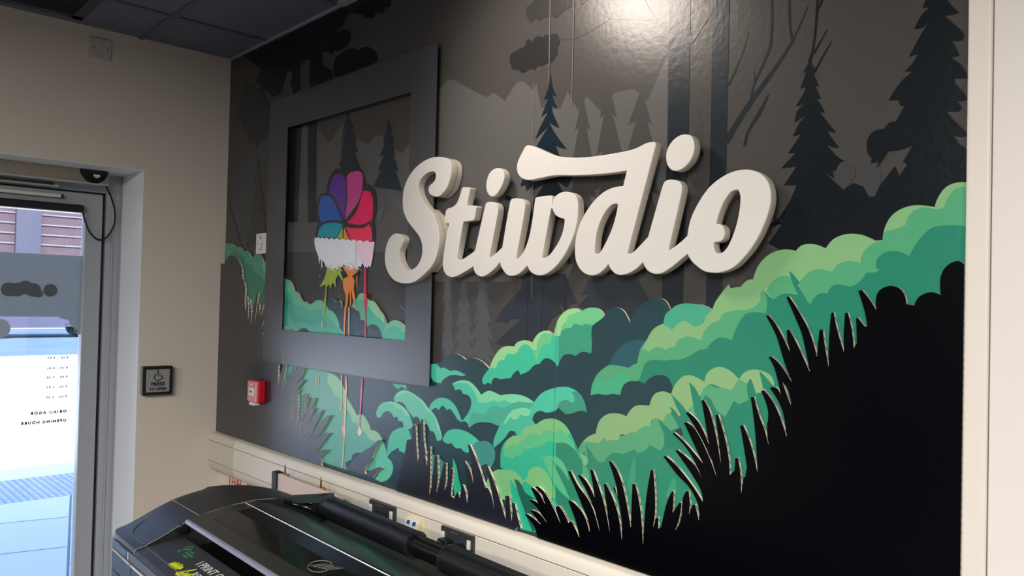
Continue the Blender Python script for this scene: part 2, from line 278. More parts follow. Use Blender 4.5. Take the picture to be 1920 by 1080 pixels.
  ('H0', '3886,2500! 3942,2577 3999,2605 4070,2616 4109,2604! 4085,2574 4029,2577! 3987,2542 3943,2552! 3915,2518!'),
  ('TR', '4310,2648! 4316,2672 4372,2694! 4410,2683 4425,2689! 4422,2716 4402,2737! 4452,2740 4489,2705 4512,2644! 4485,2650 4454,2644! 4412,2628 4368,2618! 4336,2633!'),
  ('M1', '3758,2806! 3797,2877 3866,2936 3963,2946! 3984,2970 4045,2986 4105,2975! 4151,3028 4213,3047 4267,3026! 4293,3104 4351,3157 4419,3171 4462,3158! 4513,3177 4569,3173 4601,3153 4609,3132! 4562,3103 4535,3084! 4531,3046 4537,2997 4532,2944! 4483,2951 4454,2943 4428,2925! 4378,2932 4339,2921 4301,2860! 4269,2887 4228,2900 4197,2893 4165,2864! 4125,2854 4083,2820 4018,2794! 4004,2818! 3973,2804 3940,2768! 3895,2762 3849,2754 3831,2759! 3796,2753 3779,2718! 3767,2723 3743,2725! 3728,2713 3706,2717! 3699,2741 3723,2775'),
  ('Y1', '3761,2812! 3797,2877 3866,2936 3963,2946! 3984,2970 4045,2986 4105,2975! 4151,3028 4213,3047 4263,3027! 4239,3028 4193,3030 4162,3006 4144,2968 4143,2939! 4111,2937! 4078,2960 4045,2964 4002,2937 3992,2917! 3947,2902 3924,2908 3896,2891 3885,2867! 3839,2856 3817,2815!'),
  ('L1', '4114,2934! 4154,2940! 4147,2975 4172,3014 4214,3027 4255,3022! 4246,2981! 4195,2970 4160,2924 4151,2871! 4123,2906!'),
  ('L1', '4270,3019! 4293,3104 4351,3157 4419,3171 4462,3158! 4513,3177 4569,3173 4601,3153 4609,3132! 4562,3103 4525,3093! 4506,3092 4488,3094 4462,3083! 4440,3090 4412,3089 4388,3068! 4354,3066 4325,3051 4311,3021! 4295,3024!'),
  ('Y1', '4273,3020! 4293,3104 4351,3157 4419,3171 4459,3158! 4410,3144 4372,3132 4353,3099! 4326,3080 4313,3025!'),
  ('M1r', '4301,3020! 4315,3025! 4327,3051 4354,3065 4388,3066! 4412,3089 4441,3088 4462,3082! 4488,3093 4507,3091 4533,3084! 4531,3046 4537,2997 4532,2944! 4483,2951 4454,2943 4428,2925! 4378,2932 4339,2921 4303,2867!'),
  ('D3', '4650,2883! 4665,2929 4707,2979 4766,3015 4841,3030 4882,3030! 4836,2908! 4774,2883!'),
  ('T1', '4971,3110! 4982,3156 5008,3176! 5042,3199 5087,3209 5132,3207 5188,3202 5231,3181! 5216,3153 5189,3125 5141,3103! 5105,3110 5089,3129 5059,3119 5021,3086!'),
  ('L3', '4535,2734! 4543,2788 4578,2846 4648,2896! 4710,2897 4774,2891! 4799,2908 4823,2916! 4842,2987 4878,3032! 4913,3083 4967,3112! 5021,3086! 5059,3119 5089,3129 5139,3105! 5189,3125 5231,3181! 5314,3141! 5319,2910! 5194,2899! 5033,2808! 5024,2839 4997,2868 4950,2872 4902,2854 4871,2824! 4830,2833! 4788,2829! 4746,2807 4724,2754! 4696,2756 4670,2755! 4648,2748 4630,2745! 4581,2746!'),
  ('Y3', '4878,3032! 4913,3083 4967,3112! 5021,3086! 5059,3119 5089,3129 5139,3105! 5189,3125 5231,3181! 5251,3225 5311,3296! 5400,3144! 5287,3170! 5244,3135 5181,3069 5177,3045! 5106,3060 5080,3051 5046,3031 5041,3009! 5009,3004 4986,2989! 4962,3000 4927,2999 4891,2974! 4871,2986 4852,2986!'),
  ('M4', '4535,2734! 4539,2766 4548,2790! 4570,2810 4597,2813! 4624,2812 4651,2818! 4685,2838 4693,2856 4736,2863 4771,2854 4790,2829! 4746,2807 4724,2754! 4696,2756 4670,2755! 4648,2748 4630,2745! 4581,2746!'),
  ('Y3', '5177,3045! 5198,3153! 5231,3181! 5251,3225 5294,3268 5371,3286! 5396,3311 5427,3318! 5453,3378 5501,3422 5564,3440 5616,3432! 5641,3454 5685,3458 5741,3438! 5772,3474 5821,3491 5876,3487 5931,3461! 5960,3463! 5965,3503 5987,3548 6024,3575 6074,3585 6139,3574! 6149,3605 6174,3641 6209,3655 6244,3652! 6244,3296! 5922,3094! 5487,2924! 5181,2898!'),
  ('L3', '5164,3016! 5177,3045! 5195,3089 5235,3126 5270,3137! 5283,3163 5300,3173 5333,3180! 5357,3184 5378,3186 5399,3185! 5436,3201 5464,3225! 5462,3251 5468,3266 5477,3269! 5500,3251 5525,3234! 5575,3259! 5629,3256! 5634,3303! 5665,3339 5702,3356 5769,3346! 5788,3372 5823,3386 5879,3378! 5884,3411 5917,3446 5960,3463! 5961,3483 5971,3496! 6006,3501 6043,3517! 6047,3541 6074,3569 6110,3574 6137,3567! 6158,3566 6170,3570! 6181,3602 6209,3635 6244,3636! 6244,3296! 5922,3094! 5487,2924! 5167,2897!'),
  ('L3', '5492,3262! 5504,3296 5543,3327 5574,3331 5605,3321! 5631,3258! 5575,3258 5525,3233!'),
  ('T3', '5164,3000! 5210,3011! 5228,3036 5272,3062 5333,3054! 5350,3104 5391,3166 5432,3178 5486,3175! 5495,3221 5477,3271! 5500,3247 5525,3233! 5552,3253 5583,3259 5629,3255! 5601,3310 5589,3353! 5616,3328 5636,3303! 5628,3292! 5681,3212! 5697,3242 5722,3260 5751,3261! 5765,3285 5786,3296 5842,3287! 5872,3303 5902,3341! 5938,3341! 5950,3352! 5936,3358! 5940,3390 5969,3416 6014,3419 6055,3400! 6088,3458 6129,3498 6176,3506 6244,3500! 6244,3173! 5923,3027! 5567,2858! 5143,2720! 5035,2805! 5024,2839 4997,2868 4950,2872 4902,2854 4871,2824! 4830,2833! 4842,2849 4857,2889 4876,2924 4916,2940 4983,2941! 5025,2949 5063,2950 5104,2965 5137,2983'),
  ('T3', '5027,2787! 5081,2857! 5183,2872! 5324,2923! 5562,2921! 5620,2822! 5568,2606! 5273,2337! 4861,2071! 4706,2034! 4630,2422! 4772,2544! 4898,2671!'),
  ('D', '4724,2754! 4746,2807 4788,2829! 4830,2833! 4871,2824! 4902,2854 4950,2872 4997,2868 5024,2839 5033,2807! 5021,2797 4975,2799 4932,2782 4902,2723! 4849,2719 4800,2699 4766,2656! 4733,2667 4690,2662 4638,2642 4594,2609 4573,2541! 4541,2526! 4646,2660!'),
  ('Y4', '4577,2413! 4571,2483 4573,2541 4594,2610 4640,2649 4690,2662 4737,2663 4765,2656! 4784,2683 4814,2710 4852,2720 4901,2723! 4926,2777 4976,2798 5023,2790! 5040,2830 5081,2874 5129,2885 5200,2862! 5209,2897 5241,2925 5279,2935 5324,2923 5371,2889! 5392,2918 5434,2936 5469,2935 5510,2922 5528,2902 5532,2876! 5471,2841! 5451,2836! 5435,2878! 5405,2875! 5368,2888! 5338,2838! 5275,2846! 5223,2853 5184,2809! 5159,2760! 5112,2720! 5064,2691! 5028,2710! 4980,2657! 4921,2662 4911,2630! 4847,2604! 4803,2548! 4732,2563 4677,2505! 4646,2437! 4589,2389!'),
  ('L4', '4589,2389! 4620,2465 4669,2504! 4692,2532 4748,2547! 4786,2580 4825,2588 4847,2607! 4877,2623 4911,2629! 4928,2666 4950,2668! 4980,2654! 5000,2695 5022,2701! 5072,2646! 5034,2626! 4988,2593! 4990,2546! 4969,2519! 4895,2507! 4850,2497! 4804,2487! 4750,2466! 4696,2413! 4657,2337!'),
  ('L4', '5115,2721! 5128,2743 5145,2753! 5160,2715! 5119,2692!'),
  ('L4', '5181,2796! 5197,2833 5226,2853! 5262,2842 5294,2845 5335,2838! 5353,2867 5371,2888! 5411,2873! 5408,2853 5418,2806! 5373,2781! 5348,2795! 5327,2757 5306,2721! 5264,2744 5237,2786! 5207,2806! 5185,2775!'),
  ('T3', '5119,2854! 5157,2823 5192,2758! 5153,2714! 5130,2809!'),
  ('T3', '5023,2790! 5084,2746 5112,2717! 5085,2688! 5049,2742!'),
  ('T3', '5016,2733! 5050,2713 5093,2660! 5101,2614! 5058,2655!'),
  ('T3', '4947,2670! 4987,2646 5038,2612! 5032,2581! 4988,2599!'),
  ('T3', '5411,2859! 5424,2896 5435,2872 5451,2836! 5418,2806!'),
  ('T3', '5464,2932! 5493,2910 5532,2873! 5506,2855! 5483,2861!'),
  ('T3', '4894,2544! 4939,2526 4991,2504! 4977,2478! 4917,2511!'),
  ('D', '5048,2625! 5079,2644! 5094,2614! 5073,2599!'),
  ('T4', '4302,2488! 4421,2505! 4463,2450! 4598,2495! 4960,2549! 5218,2513! 5222,2356! 4973,2031! 4612,1999! 4316,2053!'),
  ('L4', '4463,2420! 4463,2456 4502,2505 4565,2538! 4959,2587! 4987,2547! 4971,2520! 4905,2541! 4892,2516 4836,2490! 4822,2505 4800,2496! 4750,2471! 4698,2469 4661,2451 4635,2418! 4600,2406 4581,2421! 4545,2415 4522,2381! 4504,2445!'),
  ('Y4', '4487,2490! 4518,2519 4565,2544! 4733,2573! 4719,2533! 4674,2530! 4651,2518! 4628,2535! 4598,2501! 4519,2498!'),
  ('Y4', '4375,2406! 4407,2408! 4464,2426! 4480,2432 4513,2422! 4526,2400! 4514,2374! 4482,2380! 4441,2370! 4426,2337! 4391,2371!'),
  ('L4', '4397,2329! 4433,2363 4466,2362! 4478,2377 4506,2378! 4539,2342! 4527,2219! 4444,2264!'),
  ('T4', '4507,2481! 4569,2425 4610,2331! 4627,2286! 4571,2329! 4530,2400!'),
  ('T5', '4783,2327! 4816,2470 4827,2460 4826,2335! 4806,2286!'),
  ('T5', '5006,2325! 5043,2408 5057,2400 5058,2335! 5033,2286!'),
  ('T5', '4827,2313! 4856,2284 4886,2223! 4880,2182!'),
  ('M5', '3877,2257! 3876,2348 3904,2402 3976,2452! 4040,2463! 4046,2491 4107,2527 4155,2539! 4208,2570 4280,2584 4351,2570 4409,2522 4442,2454! 4492,2407! 4510,2194! 4330,1991! 4167,1963! 4086,2128! 3983,2246!'),
  ('Y5', '3902,2372! 3921,2416 3976,2452! 4040,2463! 4046,2491 4107,2527 4155,2539! 4208,2570 4280,2584 4351,2570 4402,2528! 4378,2507 4352,2528 4320,2533! 4308,2517 4286,2512! 4249,2521 4210,2509 4190,2480! 4129,2488 4088,2468 4059,2442! 4020,2419 4006,2400! 3963,2401 3927,2370!'),
  ('L5', '3900,2326! 3905,2372 3927,2370! 3963,2401 4006,2400! 4020,2419 4059,2442! 4088,2468 4129,2488 4190,2480! 4210,2509 4249,2521 4286,2512! 4308,2517 4320,2533! 4352,2528 4378,2507! 4416,2486 4442,2445! 4405,2457 4379,2467! 4342,2448 4297,2458! 4251,2462 4199,2431! 4159,2420 4118,2400! 4063,2386 4036,2343! 4008,2348 3980,2324! 3936,2327!'),
  ('T4', '4303,2459! 4379,2467 4448,2436! 4492,2389! 4498,2192! 4442,2022! 4309,2154!'),
  ('Y5', '3748,2113! 3779,2190 3835,2235 3909,2253! 3968,2258 4026,2244 4062,2216! 4096,2246! 4102,2276 4135,2303 4189,2312 4243,2291 4284,2242 4309,2173! 4208,2152! 4139,2196 4083,2215! 4062,2211! 4016,2124! 3988,2089! 3901,2082! 3825,2097! 3796,2051!'),
  ('L5', '4207,2369! 4266,2387 4331,2381 4383,2334 4401,2278! 4346,2328 4267,2366! 4334,2289 4413,2184! 4336,2215 4270,2277!'),
  ('M5', '3955,2211! 4014,2163 4059,2103! 4167,1958! 4050,1951! 3990,2031! 3972,2126!'),
  ('T4b', '3991,2213! 4034,2206 4078,2156! 4141,2139! 4195,2131! 4210,2077! 4147,1954! 4103,2016! 4029,2137!'),
  ('M5', '3449,2244! 3485,2201 3513,2121 3558,2045! 3542,2010! 3508,2046! 3475,2018! 3450,2131!'),
  ('HT', '3229,2230! 3292,2235! 3400,2187! 3368,2116! 3316,2085! 3233,2115!'),
 ],
 'DR': [
  ('red', '2417,3227! 2453,3228! 2457,3155! 2452,3110! 2461,2905! 2440,2903! 2431,3109! 2418,3155!'),
  ('orange', '2165,3138! 2191,3138! 2184,3056! 2177,2898! 2156,2897! 2158,3055!'),
  ('peach', '2214,3129! 2233,3129! 2240,2901! 2226,2900!'),
  ('lime', '1851,3144! 1897,3145! 1881,3058! 1862,3058!'),
  ('orange', '2275,3191! 2306,3152! 2348,3105! 2315,3114! 2287,3152!'),
  ('cream', '1843,3020! 1852,3021! 1854,2963! 1848,2963!'),
  ('peach', '2143,2637! 2159,2638! 2163,2536! 2164,2426! 2159,2378! 2147,2377! 2140,2400! 2150,2432!'),
  ('peach', '2203,2636! 2216,2637! 2231,2535! 2223,2472! 2224,2355! 2218,2276! 2231,2231! 2218,2194! 2199,2195! 2168,2246! 2194,2281! 2195,2351! 2200,2461! 2205,2532!'),
  ('peach', '2202,2192! 2216,2194! 2207,2040! 2197,1968! 2184,1966! 2189,2037!'),
  ('red', '2413,2633! 2433,2635! 2433,2566! 2408,2564!'),
  ('pink', '2408,2564! 2430,2566! 2423,2440! 2414,2362! 2415,2286! 2397,2284! 2400,2361! 2404,2438!'),
  ('cream', '2405,2293 2429,2273 2437,2255 2417,2235 2396,2232 2381,2251 2391,2274'),
  ('cream', '1780,2598! 1790,2599! 1791,2516! 1783,2516!'),
  ('cream', '1813,2601! 1822,2602! 1822,2544! 1814,2543!'),
 ],
 'BK_L': [
  '89,3485! 153,3540 231,3558 298,3542! 369,3524 418,3479 459,3434 477,3347! 517,3314 538,3260 539,3206! 536,3141 559,3058! 572,3120! 580,3187! 610,3099! 613,2986! 632,3067! 637,3169! 671,3058! 667,2942! 703,3080! 777,3224! 800,3224! 767,3081 740,2960! 776,3060! 792,3134! 823,3135! 822,3041! 834,3062! 872,3131! 904,3131! 850,3000 789,2892! 860,3021! 913,3093! 934,3093! 919,3002 867,2908! 906,2960! 952,3021! 974,3022! 946,2941 889,2860! 937,2899! 980,3004! 1002,3004! 973,2859 903,2712! 947,2744! 985,2783! 1007,2784! 961,2696! 1037,2740! 1147,2746! 1150,2686! 1202,2638! 1199,2466! 1234,2570! 1291,2645! 1328,2647! 1297,2549 1252,2433! 1286,2487! 1311,2533! 1328,2526! 1305,2475! 1347,2545! 1441,2639! 1480,2642! 1461,2606 1432,2575! 1487,2612! 1529,2637! 1624,2640! 1552,2546 1415,2440! 1502,2499! 1583,2550! 1633,2555! 1555,2495 1439,2402! 1492,2438! 1530,2469! 1557,2470! 1468,2333 1443,2202! 1485,2335! 1507,2422! 1542,2426! 1540,2299 1512,2115! 1553,2224! 1619,2442! 1656,2446! 1640,2369 1599,2280! 1625,2334! 1671,2423! 1701,2426! 1650,2337! 1671,2339! 1697,2342! 1614,2232 1575,2114! 1631,2234! 1763,2428! 1800,2432! 1766,2367 1713,2306! 1743,2331! 1767,2352! 1803,2356! 1715,2245 1642,2123! 1692,2192! 1786,2303! 1874,2346! 1913,2353! 1792,2205 1696,2073! 1747,2125! 1871,2248! 1986,2323! 2033,2329! 1906,2188 1767,2050! 1830,2112! 1907,2172! 1985,2195! 2035,2199! 1927,2110 1830,2023! 1898,2049! 1976,2072! 2012,2072! 1947,2025 1899,1994! 1926,1971! 1926,1940! 4,1940! 4,3485!',
 ],
 'LEAFC': [
  '2281,1976! 2366,2060 2461,2121 2581,2184 2672,2240! 2704,2243! 2648,2187 2596,2101! 2547,2060 2512,2009 2526,1983! 2615,2035 2712,2067! 2730,2058! 2662,2021 2612,1973!',
 ],
 'BK_M': [
  '2889,1962! 2938,2089 3002,2287! 3059,2308! 3063,2397! 3086,2397! 3101,2263! 3123,2154! 3112,2143! 3132,2212! 3143,2441! 3165,2441! 3176,2308! 3200,2234! 3195,2216! 3216,2159! 3225,2280! 3247,2281! 3252,2121! 3247,1987! 3268,2036! 3291,2237! 3319,2239! 3330,2112! 3318,2009! 3342,2071! 3382,2203! 3405,2207! 3407,2105! 3396,2042! 3425,2086! 3454,2182! 3476,2183! 3466,2094! 3459,2018! 3491,2012! 3518,2053! 3528,2053! 3543,2024! 3552,2057! 3556,2105! 3573,2105! 3597,2066! 3613,2006! 3618,2049! 3603,2140 3566,2241! 3582,2247! 3633,2198 3665,2125! 3649,2190 3606,2350! 3624,2352! 3695,2260 3770,2128! 3793,2129! 3825,2090 3849,2024! 3829,2101 3770,2247! 3789,2250! 3861,2147 3946,1986! 3943,2054! 3939,2114! 3972,2121! 3981,2062! 3996,1986! 4000,2026! 4001,2087! 4016,2090! 4040,2025 4069,1962! 4042,1962! 4022,1940! 2889,1940!',
 ],
 'BK_R': [
  '4193,1959! 4173,1996! 4136,2023 4096,2044! 4110,2050! 4163,2039 4221,2017! 4181,2046 4134,2075! 4150,2079! 4211,2071 4271,2032! 4211,2084! 4192,2099! 4130,2128! 4146,2133! 4192,2127 4238,2095! 4201,2120! 4139,2197! 4153,2201! 4208,2175 4250,2129! 4226,2176! 4169,2208! 4193,2214! 4243,2192 4306,2129 4363,2054! 4342,2093! 4326,2127! 4332,2135! 4351,2141! 4384,2114 4421,2068! 4427,2079! 4443,2081! 4496,2013! 4468,2089 4413,2181! 4428,2186! 4465,2174 4523,2132 4564,2054! 4552,2108 4506,2182 4407,2332! 4427,2336! 4478,2273 4544,2220 4585,2169 4626,2076! 4595,2165 4540,2249 4475,2322! 4492,2328! 4542,2297 4591,2234! 4578,2292 4558,2364! 4574,2368! 4613,2298 4654,2212 4693,2081! 4674,2181! 4647,2312! 4661,2315! 4705,2257 4741,2184 4768,2064! 4764,2154 4739,2253 4706,2303! 4719,2308! 4735,2268! 4726,2319 4677,2425! 4691,2430! 4732,2390 4770,2316 4821,2135! 4822,2235! 4824,2343! 4840,2347! 4861,2288 4880,2202 4894,2071! 4899,2184 4909,2309 4930,2427! 4944,2430! 4956,2334 4959,2241 4950,2167! 4960,2192! 4966,2215! 4978,2217! 4978,2152 4967,2089! 4975,2129! 4979,2167! 4994,2177! 5009,2241 5027,2305 5051,2353! 5060,2353! 5060,2295! 5056,2256! 5074,2282 5094,2310! 5104,2310! 5094,2243 5072,2178! 5095,2211! 5107,2262! 5111,2337 5129,2368! 5140,2370! 5148,2318! 5144,2265! 5151,2292! 5165,2315! 5175,2317! 5184,2289! 5195,2251! 5198,2281! 5190,2321! 5148,2382 5076,2433 4999,2502! 5012,2507! 5069,2475 5153,2404 5213,2338! 5204,2382 5159,2442 5065,2538! 5077,2544! 5126,2519 5177,2483 5207,2434! 5206,2436! 5171,2501 5115,2567 5046,2614! 5059,2619! 5115,2584 5211,2505! 5176,2559 5138,2622 5108,2669! 5121,2676! 5168,2649 5226,2566 5281,2458! 5256,2526! 5181,2639 5116,2717! 5131,2721! 5187,2680 5239,2593! 5223,2667 5197,2782! 5210,2784! 5241,2737 5273,2640 5300,2522! 5287,2620 5269,2725! 5282,2729! 5314,2646 5338,2551 5345,2478! 5367,2501! 5370,2555! 5383,2557! 5397,2484 5401,2385! 5394,2375! 5406,2442! 5410,2476! 5419,2485! 5425,2526! 5407,2616 5390,2695! 5404,2699! 5440,2626 5474,2514! 5466,2619 5456,2709 5437,2820! 5452,2823! 5475,2754 5506,2684 5540,2567! 5518,2654 5514,2716! 5516,2775 5484,2851! 5495,2856! 5523,2831 5558,2780 5601,2677! 5584,2767 5558,2822 5522,2868! 5537,2873! 5559,2867 5571,2843! 5561,2888 5540,2953 5515,2994! 5528,2998! 5566,2968 5619,2900! 5595,2952 5575,3005 5548,3082 5500,3164! 5510,3168! 5550,3124 5608,3022! 5596,3066! 5592,3108! 5604,3112! 5638,3056 5693,2948! 5679,3011 5656,3099 5630,3157 5589,3242! 5599,3247! 5635,3199 5687,3112 5722,3011! 5725,3061! 5730,3116! 5743,3119! 5754,3051 5769,2973! 5768,3040! 5771,3133! 5776,3184! 5786,3187! 5800,3123 5828,3036! 5826,3101! 5830,3186! 5841,3187! 5857,3125 5866,3051! 5877,3072! 5873,3167! 5879,3169! 5905,3137! 5915,3137! 5904,3194 5879,3272! 5894,3274! 5922,3239 5948,3200! 5945,3234 5955,3270 5992,3290 6029,3282 6050,3252 6054,3224! 6082,3220! 6096,3250 6135,3268 6170,3259! 6168,3270 6169,3327 6190,3363 6224,3378 6244,3364! 6244,1940! 4193,1940!',
  '5579,2895! 5592,2885 5607,2857 5617,2807! 5599,2844!',
 ],
 'WP': [
  ('mount', '3142,4511! 3187,4532! 3246,4568 3291,4578 3350,4562! 3510,4478 3649,4409 3675,4408! 3701,4423 3741,4406! 3817,4356! 3903,4436 3952,4446 3989,4425! 4049,4376! 4069,4414! 4110,4275! 4157,4255! 4257,4239! 4308,4323! 4386,4210! 4446,4274! 4539,4181! 4634,4259! 4755,4256! 4837,4183! 4904,4300 4950,4382! 4965,3882! 4979,3310! 3191,3314!'),
  ('mount', '1719,4457! 1835,4373! 2042,4495! 2025,4420! 2015,4222! 2220,4198! 2232,4359! 2373,4287! 2483,4340! 2558,4330! 2670,4228! 2803,4176! 2901,4238! 2933,3510! 1219,3561! 1161,4541! 1434,4551! 1506,4540! 1648,4508!'),
  ('moun2', '987,4816! 653,3965! 695,3319! 150,3320! 102,4004! 323,4458!'),
  ('mid', '4417,4286! 4477,4088! 4450,4111! 4500,3910! 4464,3933! 4529,3733! 4479,3756! 4564,3557! 4492,3580! 4570,3385! 4506,3405! 4594,3213! 4520,3231! 4529,3218! 4367,3215! 4375,3229! 4286,3209! 4379,3408! 4292,3389! 4383,3585! 4304,3569! 4387,3763! 4344,3747! 4391,3941! 4350,3926! 4395,4119! 4367,4104!'),
  ('mid', '4589,4331! 4651,4126! 4623,4149! 4692,3938! 4638,3963! 4717,3755! 4653,3779! 4724,3574! 4667,3596! 4763,3394! 4682,3414! 4797,3217! 4696,3233! 4705,3220! 4532,3218! 4541,3232! 4436,3211! 4545,3417! 4471,3399! 4550,3602! 4470,3588! 4555,3788! 4487,3774! 4560,3973! 4520,3959! 4564,4158! 4535,4144!'),
  ('mid', '4799,4252! 4868,4060! 4837,4083! 4908,3886! 4852,3911! 4922,3718! 4867,3740! 4944,3550! 4883,3571! 5000,3383! 4898,3403! 5003,3220! 4913,3236! 4923,3224! 4725,3221! 4735,3234! 4623,3214! 4742,3406! 4626,3390! 4749,3578! 4668,3564! 4755,3750! 4688,3737! 4762,3922! 4706,3910! 4769,4093! 4722,4082!'),
  ('mid2', '3484,3338! 3537,3229! 3509,3251! 3561,3133! 3520,3155! 3573,3038! 3531,3059! 3592,2943! 3542,2963! 3607,2849! 3553,2868! 3617,2755! 3564,2773! 3571,2757! 3441,2747! 3447,2763! 3366,2734! 3450,2861! 3399,2835! 3454,2958! 3400,2933! 3458,3056! 3414,3031! 3461,3153! 3421,3130! 3465,3251! 3435,3228!'),
  ('mid2', '3654,3385! 3712,3270! 3682,3292! 3732,3169! 3694,3190! 3749,3068! 3705,3088! 3765,2968! 3717,2988! 3784,2869! 3729,2887! 3806,2771! 3740,2787! 3748,2772! 3605,2760! 3612,2777! 3531,2748! 3616,2880! 3552,2853! 3621,2983! 3550,2957! 3625,3086! 3579,3062! 3629,3189! 3596,3166! 3633,3292! 3612,3269!'),
  ('mid2', '3316,3639! 3352,3475! 3335,3498! 3365,3326! 3344,3349! 3375,3178! 3355,3200! 3391,3030! 3365,3052! 3411,2884! 3375,2905! 3421,2738! 3385,2758! 3389,2742! 3315,2736! 3319,2753! 3285,2727! 3317,2902! 3279,2876! 3315,3051! 3293,3026! 3313,3200! 3285,3176! 3312,3349! 3294,3326! 3309,3499! 3297,3476!'),
  ('mid', '5125,4132! 5156,3967! 5141,3986! 5170,3816! 5148,3836! 5185,3666! 5156,3685! 5199,3518! 5164,3536! 5201,3370! 5171,3387! 5221,3223! 5178,3239! 5182,3227! 5109,3226! 5113,3239! 5065,3221! 5113,3389! 5087,3372! 5114,3538! 5082,3523! 5115,3689! 5086,3674! 5116,3839! 5100,3824! 5116,3990! 5104,3974!'),
  ('mid3', '5427,3691! 5490,3587! 5454,3605! 5509,3496! 5464,3514! 5515,3406! 5474,3423! 5532,3317! 5484,3333! 5575,3229! 5494,3243! 5562,3140! 5504,3154! 5512,3143! 5363,3138! 5370,3150! 5295,3131! 5377,3242! 5310,3225! 5384,3334! 5325,3318! 5390,3425! 5345,3410! 5397,3517! 5355,3503! 5404,3608! 5375,3594!'),
  ('mid2', '4030,2979! 4059,2940! 4045,2960! 4072,2911! 4050,2930! 4079,2882! 4056,2901! 4094,2854! 4062,2872! 4098,2825! 4068,2843! 4110,2797! 4073,2814! 4078,2800! 3993,2793! 3997,2808! 3962,2784! 4001,2838! 3967,2815! 4004,2868! 3964,2844! 4009,2898! 3984,2876! 4012,2928! 3987,2906! 4016,2958! 4003,2936!'),
  ('trunk2', '5285,3916! 5380,4051 5499,4191 5581,4303 5617,4377 5641,4434! 5638,4436! 5611,4381 5572,4310 5484,4204 5358,4067 5259,3934!'),
  ('trunk2', '5553,4528! 5558,4377 5573,4295! 5584,4295! 5569,4375 5565,4525!'),
  ('trunk2', '5471,4551! 5472,4323 5444,4247 5401,4163 5373,4052! 5386,4047! 5410,4158 5455,4241 5485,4319 5482,4548!'),
  ('trunk2', '5286,4173! 5342,4288 5377,4390! 5373,4392! 5335,4292 5273,4180!'),
  ('trunk2', '5403,4223! 5405,4161! 5411,4160! 5405,4222!'),
  ('trunk2', '5471,4104! 5421,4032 5375,3960 5356,3900! 5372,3895! 5385,3955 5437,4021 5475,4101!'),
  ('near', '5676,4495! 5670,4344 5658,4245 5644,4209! 5658,4202! 5668,4241 5680,4340 5688,4491!'),
  ('near', '5673,4232! 5725,4319! 5722,4321! 5665,4237!'),
  ('near', '5679,4158! 5742,4266! 5739,4269! 5670,4164!'),
  ('near', '5709,4465! 5675,4410! 5685,4403! 5714,4461!'),
  ('brn', '4975,4506! 4871,4584 4794,4716! 4782,4715! 4854,4577 4959,4490!'),
  ('brn', '4880,4577! 4746,4609 4593,4662 4485,4792! 4478,4790! 4585,4653 4745,4598 4880,4564!'),
  ('brn', '4597,4664! 4521,4637 4422,4613 4320,4607 4217,4630! 4218,4623! 4323,4597 4429,4601 4531,4623 4610,4648!'),
  ('brn', '4438,4606! 4288,4677! 4286,4674! 4435,4599!'),
  ('brn', '5081,4401! 5176,4504 5270,4594! 5260,4605! 5160,4518 5054,4423!'),
  ('leafd', '873,4607! 841,4459 900,4350! 916,4350! 852,4458 884,4605!'),
  ('leafd', '568,3358! 71,4052! 48,4051! 538,3354!'),
  ('trunk2', '4952,4872! 5072,4834! 5075,3943! 5062,3132! 4943,3128! 4959,3958!'),
  ('trunk2', '5191,4797! 5276,4771! 5275,3846! 5266,3139! 5184,3137! 5193,3855!'),
  ('trunk2', '1504,4570! 1645,4566! 1677,3777! 1549,3784!'),
  ('trunk2', '1155,4628! 1408,4578! 1380,3794! 1205,3804!'),
  ('leafb', '3848,4592 3860,4620 3903,4628 3933,4636! 3963,4635 3979,4649! 3986,4668 4004,4673 4035,4645! 4046,4667 4086,4672 4115,4655! 4138,4667 4166,4656! 4200,4658 4228,4641 4243,4602 4227,4569 4231,4540! 4209,4529 4204,4510! 4182,4506 4171,4498! 4143,4506 4115,4495! 4080,4507 4057,4486! 4022,4502 3992,4495! 3968,4491 3950,4491! 3919,4518 3876,4527 3862,4555'),
  ('leafb2', '3975,4835 3980,4859 4021,4869 4044,4892 4066,4928! 4335,4854! 4320,4814 4321,4778 4295,4769! 4262,4766 4241,4751! 4208,4739! 4174,4760 4152,4761! 4118,4766 4083,4753! 4048,4775 4013,4762! 3982,4808'),
  ('leafb2', '4367,4829! 4440,4810! 4421,4772 4390,4768!'),
  ('near', '259,5396! 2317,5396! 2709,5320! 2623,5261! 2616,5222 2552,5228! 2535,5196 2489,5202! 2441,5225 2424,5192 2367,5199! 2308,5216 2247,5261! 2166,5278 2104,5311! 2043,5281 2004,5230! 1941,5228 1900,5202! 1985,5207 2069,5181 2117,5137 2095,5081 2034,5062! 1950,5052 1896,5070! 1843,5047! 1775,5085 1707,5085! 1698,5043 1724,4992! 1793,4955 1849,4926! 1879,4858! 1512,4858! 1504,5084! 1439,5088 1380,5074 1345,5039! 1362,4873! 1257,4844! 1187,4954! 1234,5019! 1129,5076! 1083,4974 1009,4888! 874,4892! 788,4952 673,4986! 611,5049 537,5076! 606,5128 647,5173! 541,5233 465,5275!'),
  ('near', '1884,4886 1874,4950 1910,5010 1994,5026 2056,5040 2159,5025 2220,4999 2279,5007 2357,4992 2435,4952 2479,4900 2468,4866 2267,4859 1960,4856!'),
  ('leafd', '208,4866 227,4944 267,5045 325,5102 432,5096! 554,5033 672,4999 734,4923 808,4846 849,4763 848,4649 796,4593 745,4523! 673,4545 620,4474! 527,4551 439,4537! 401,4648 305,4715'),
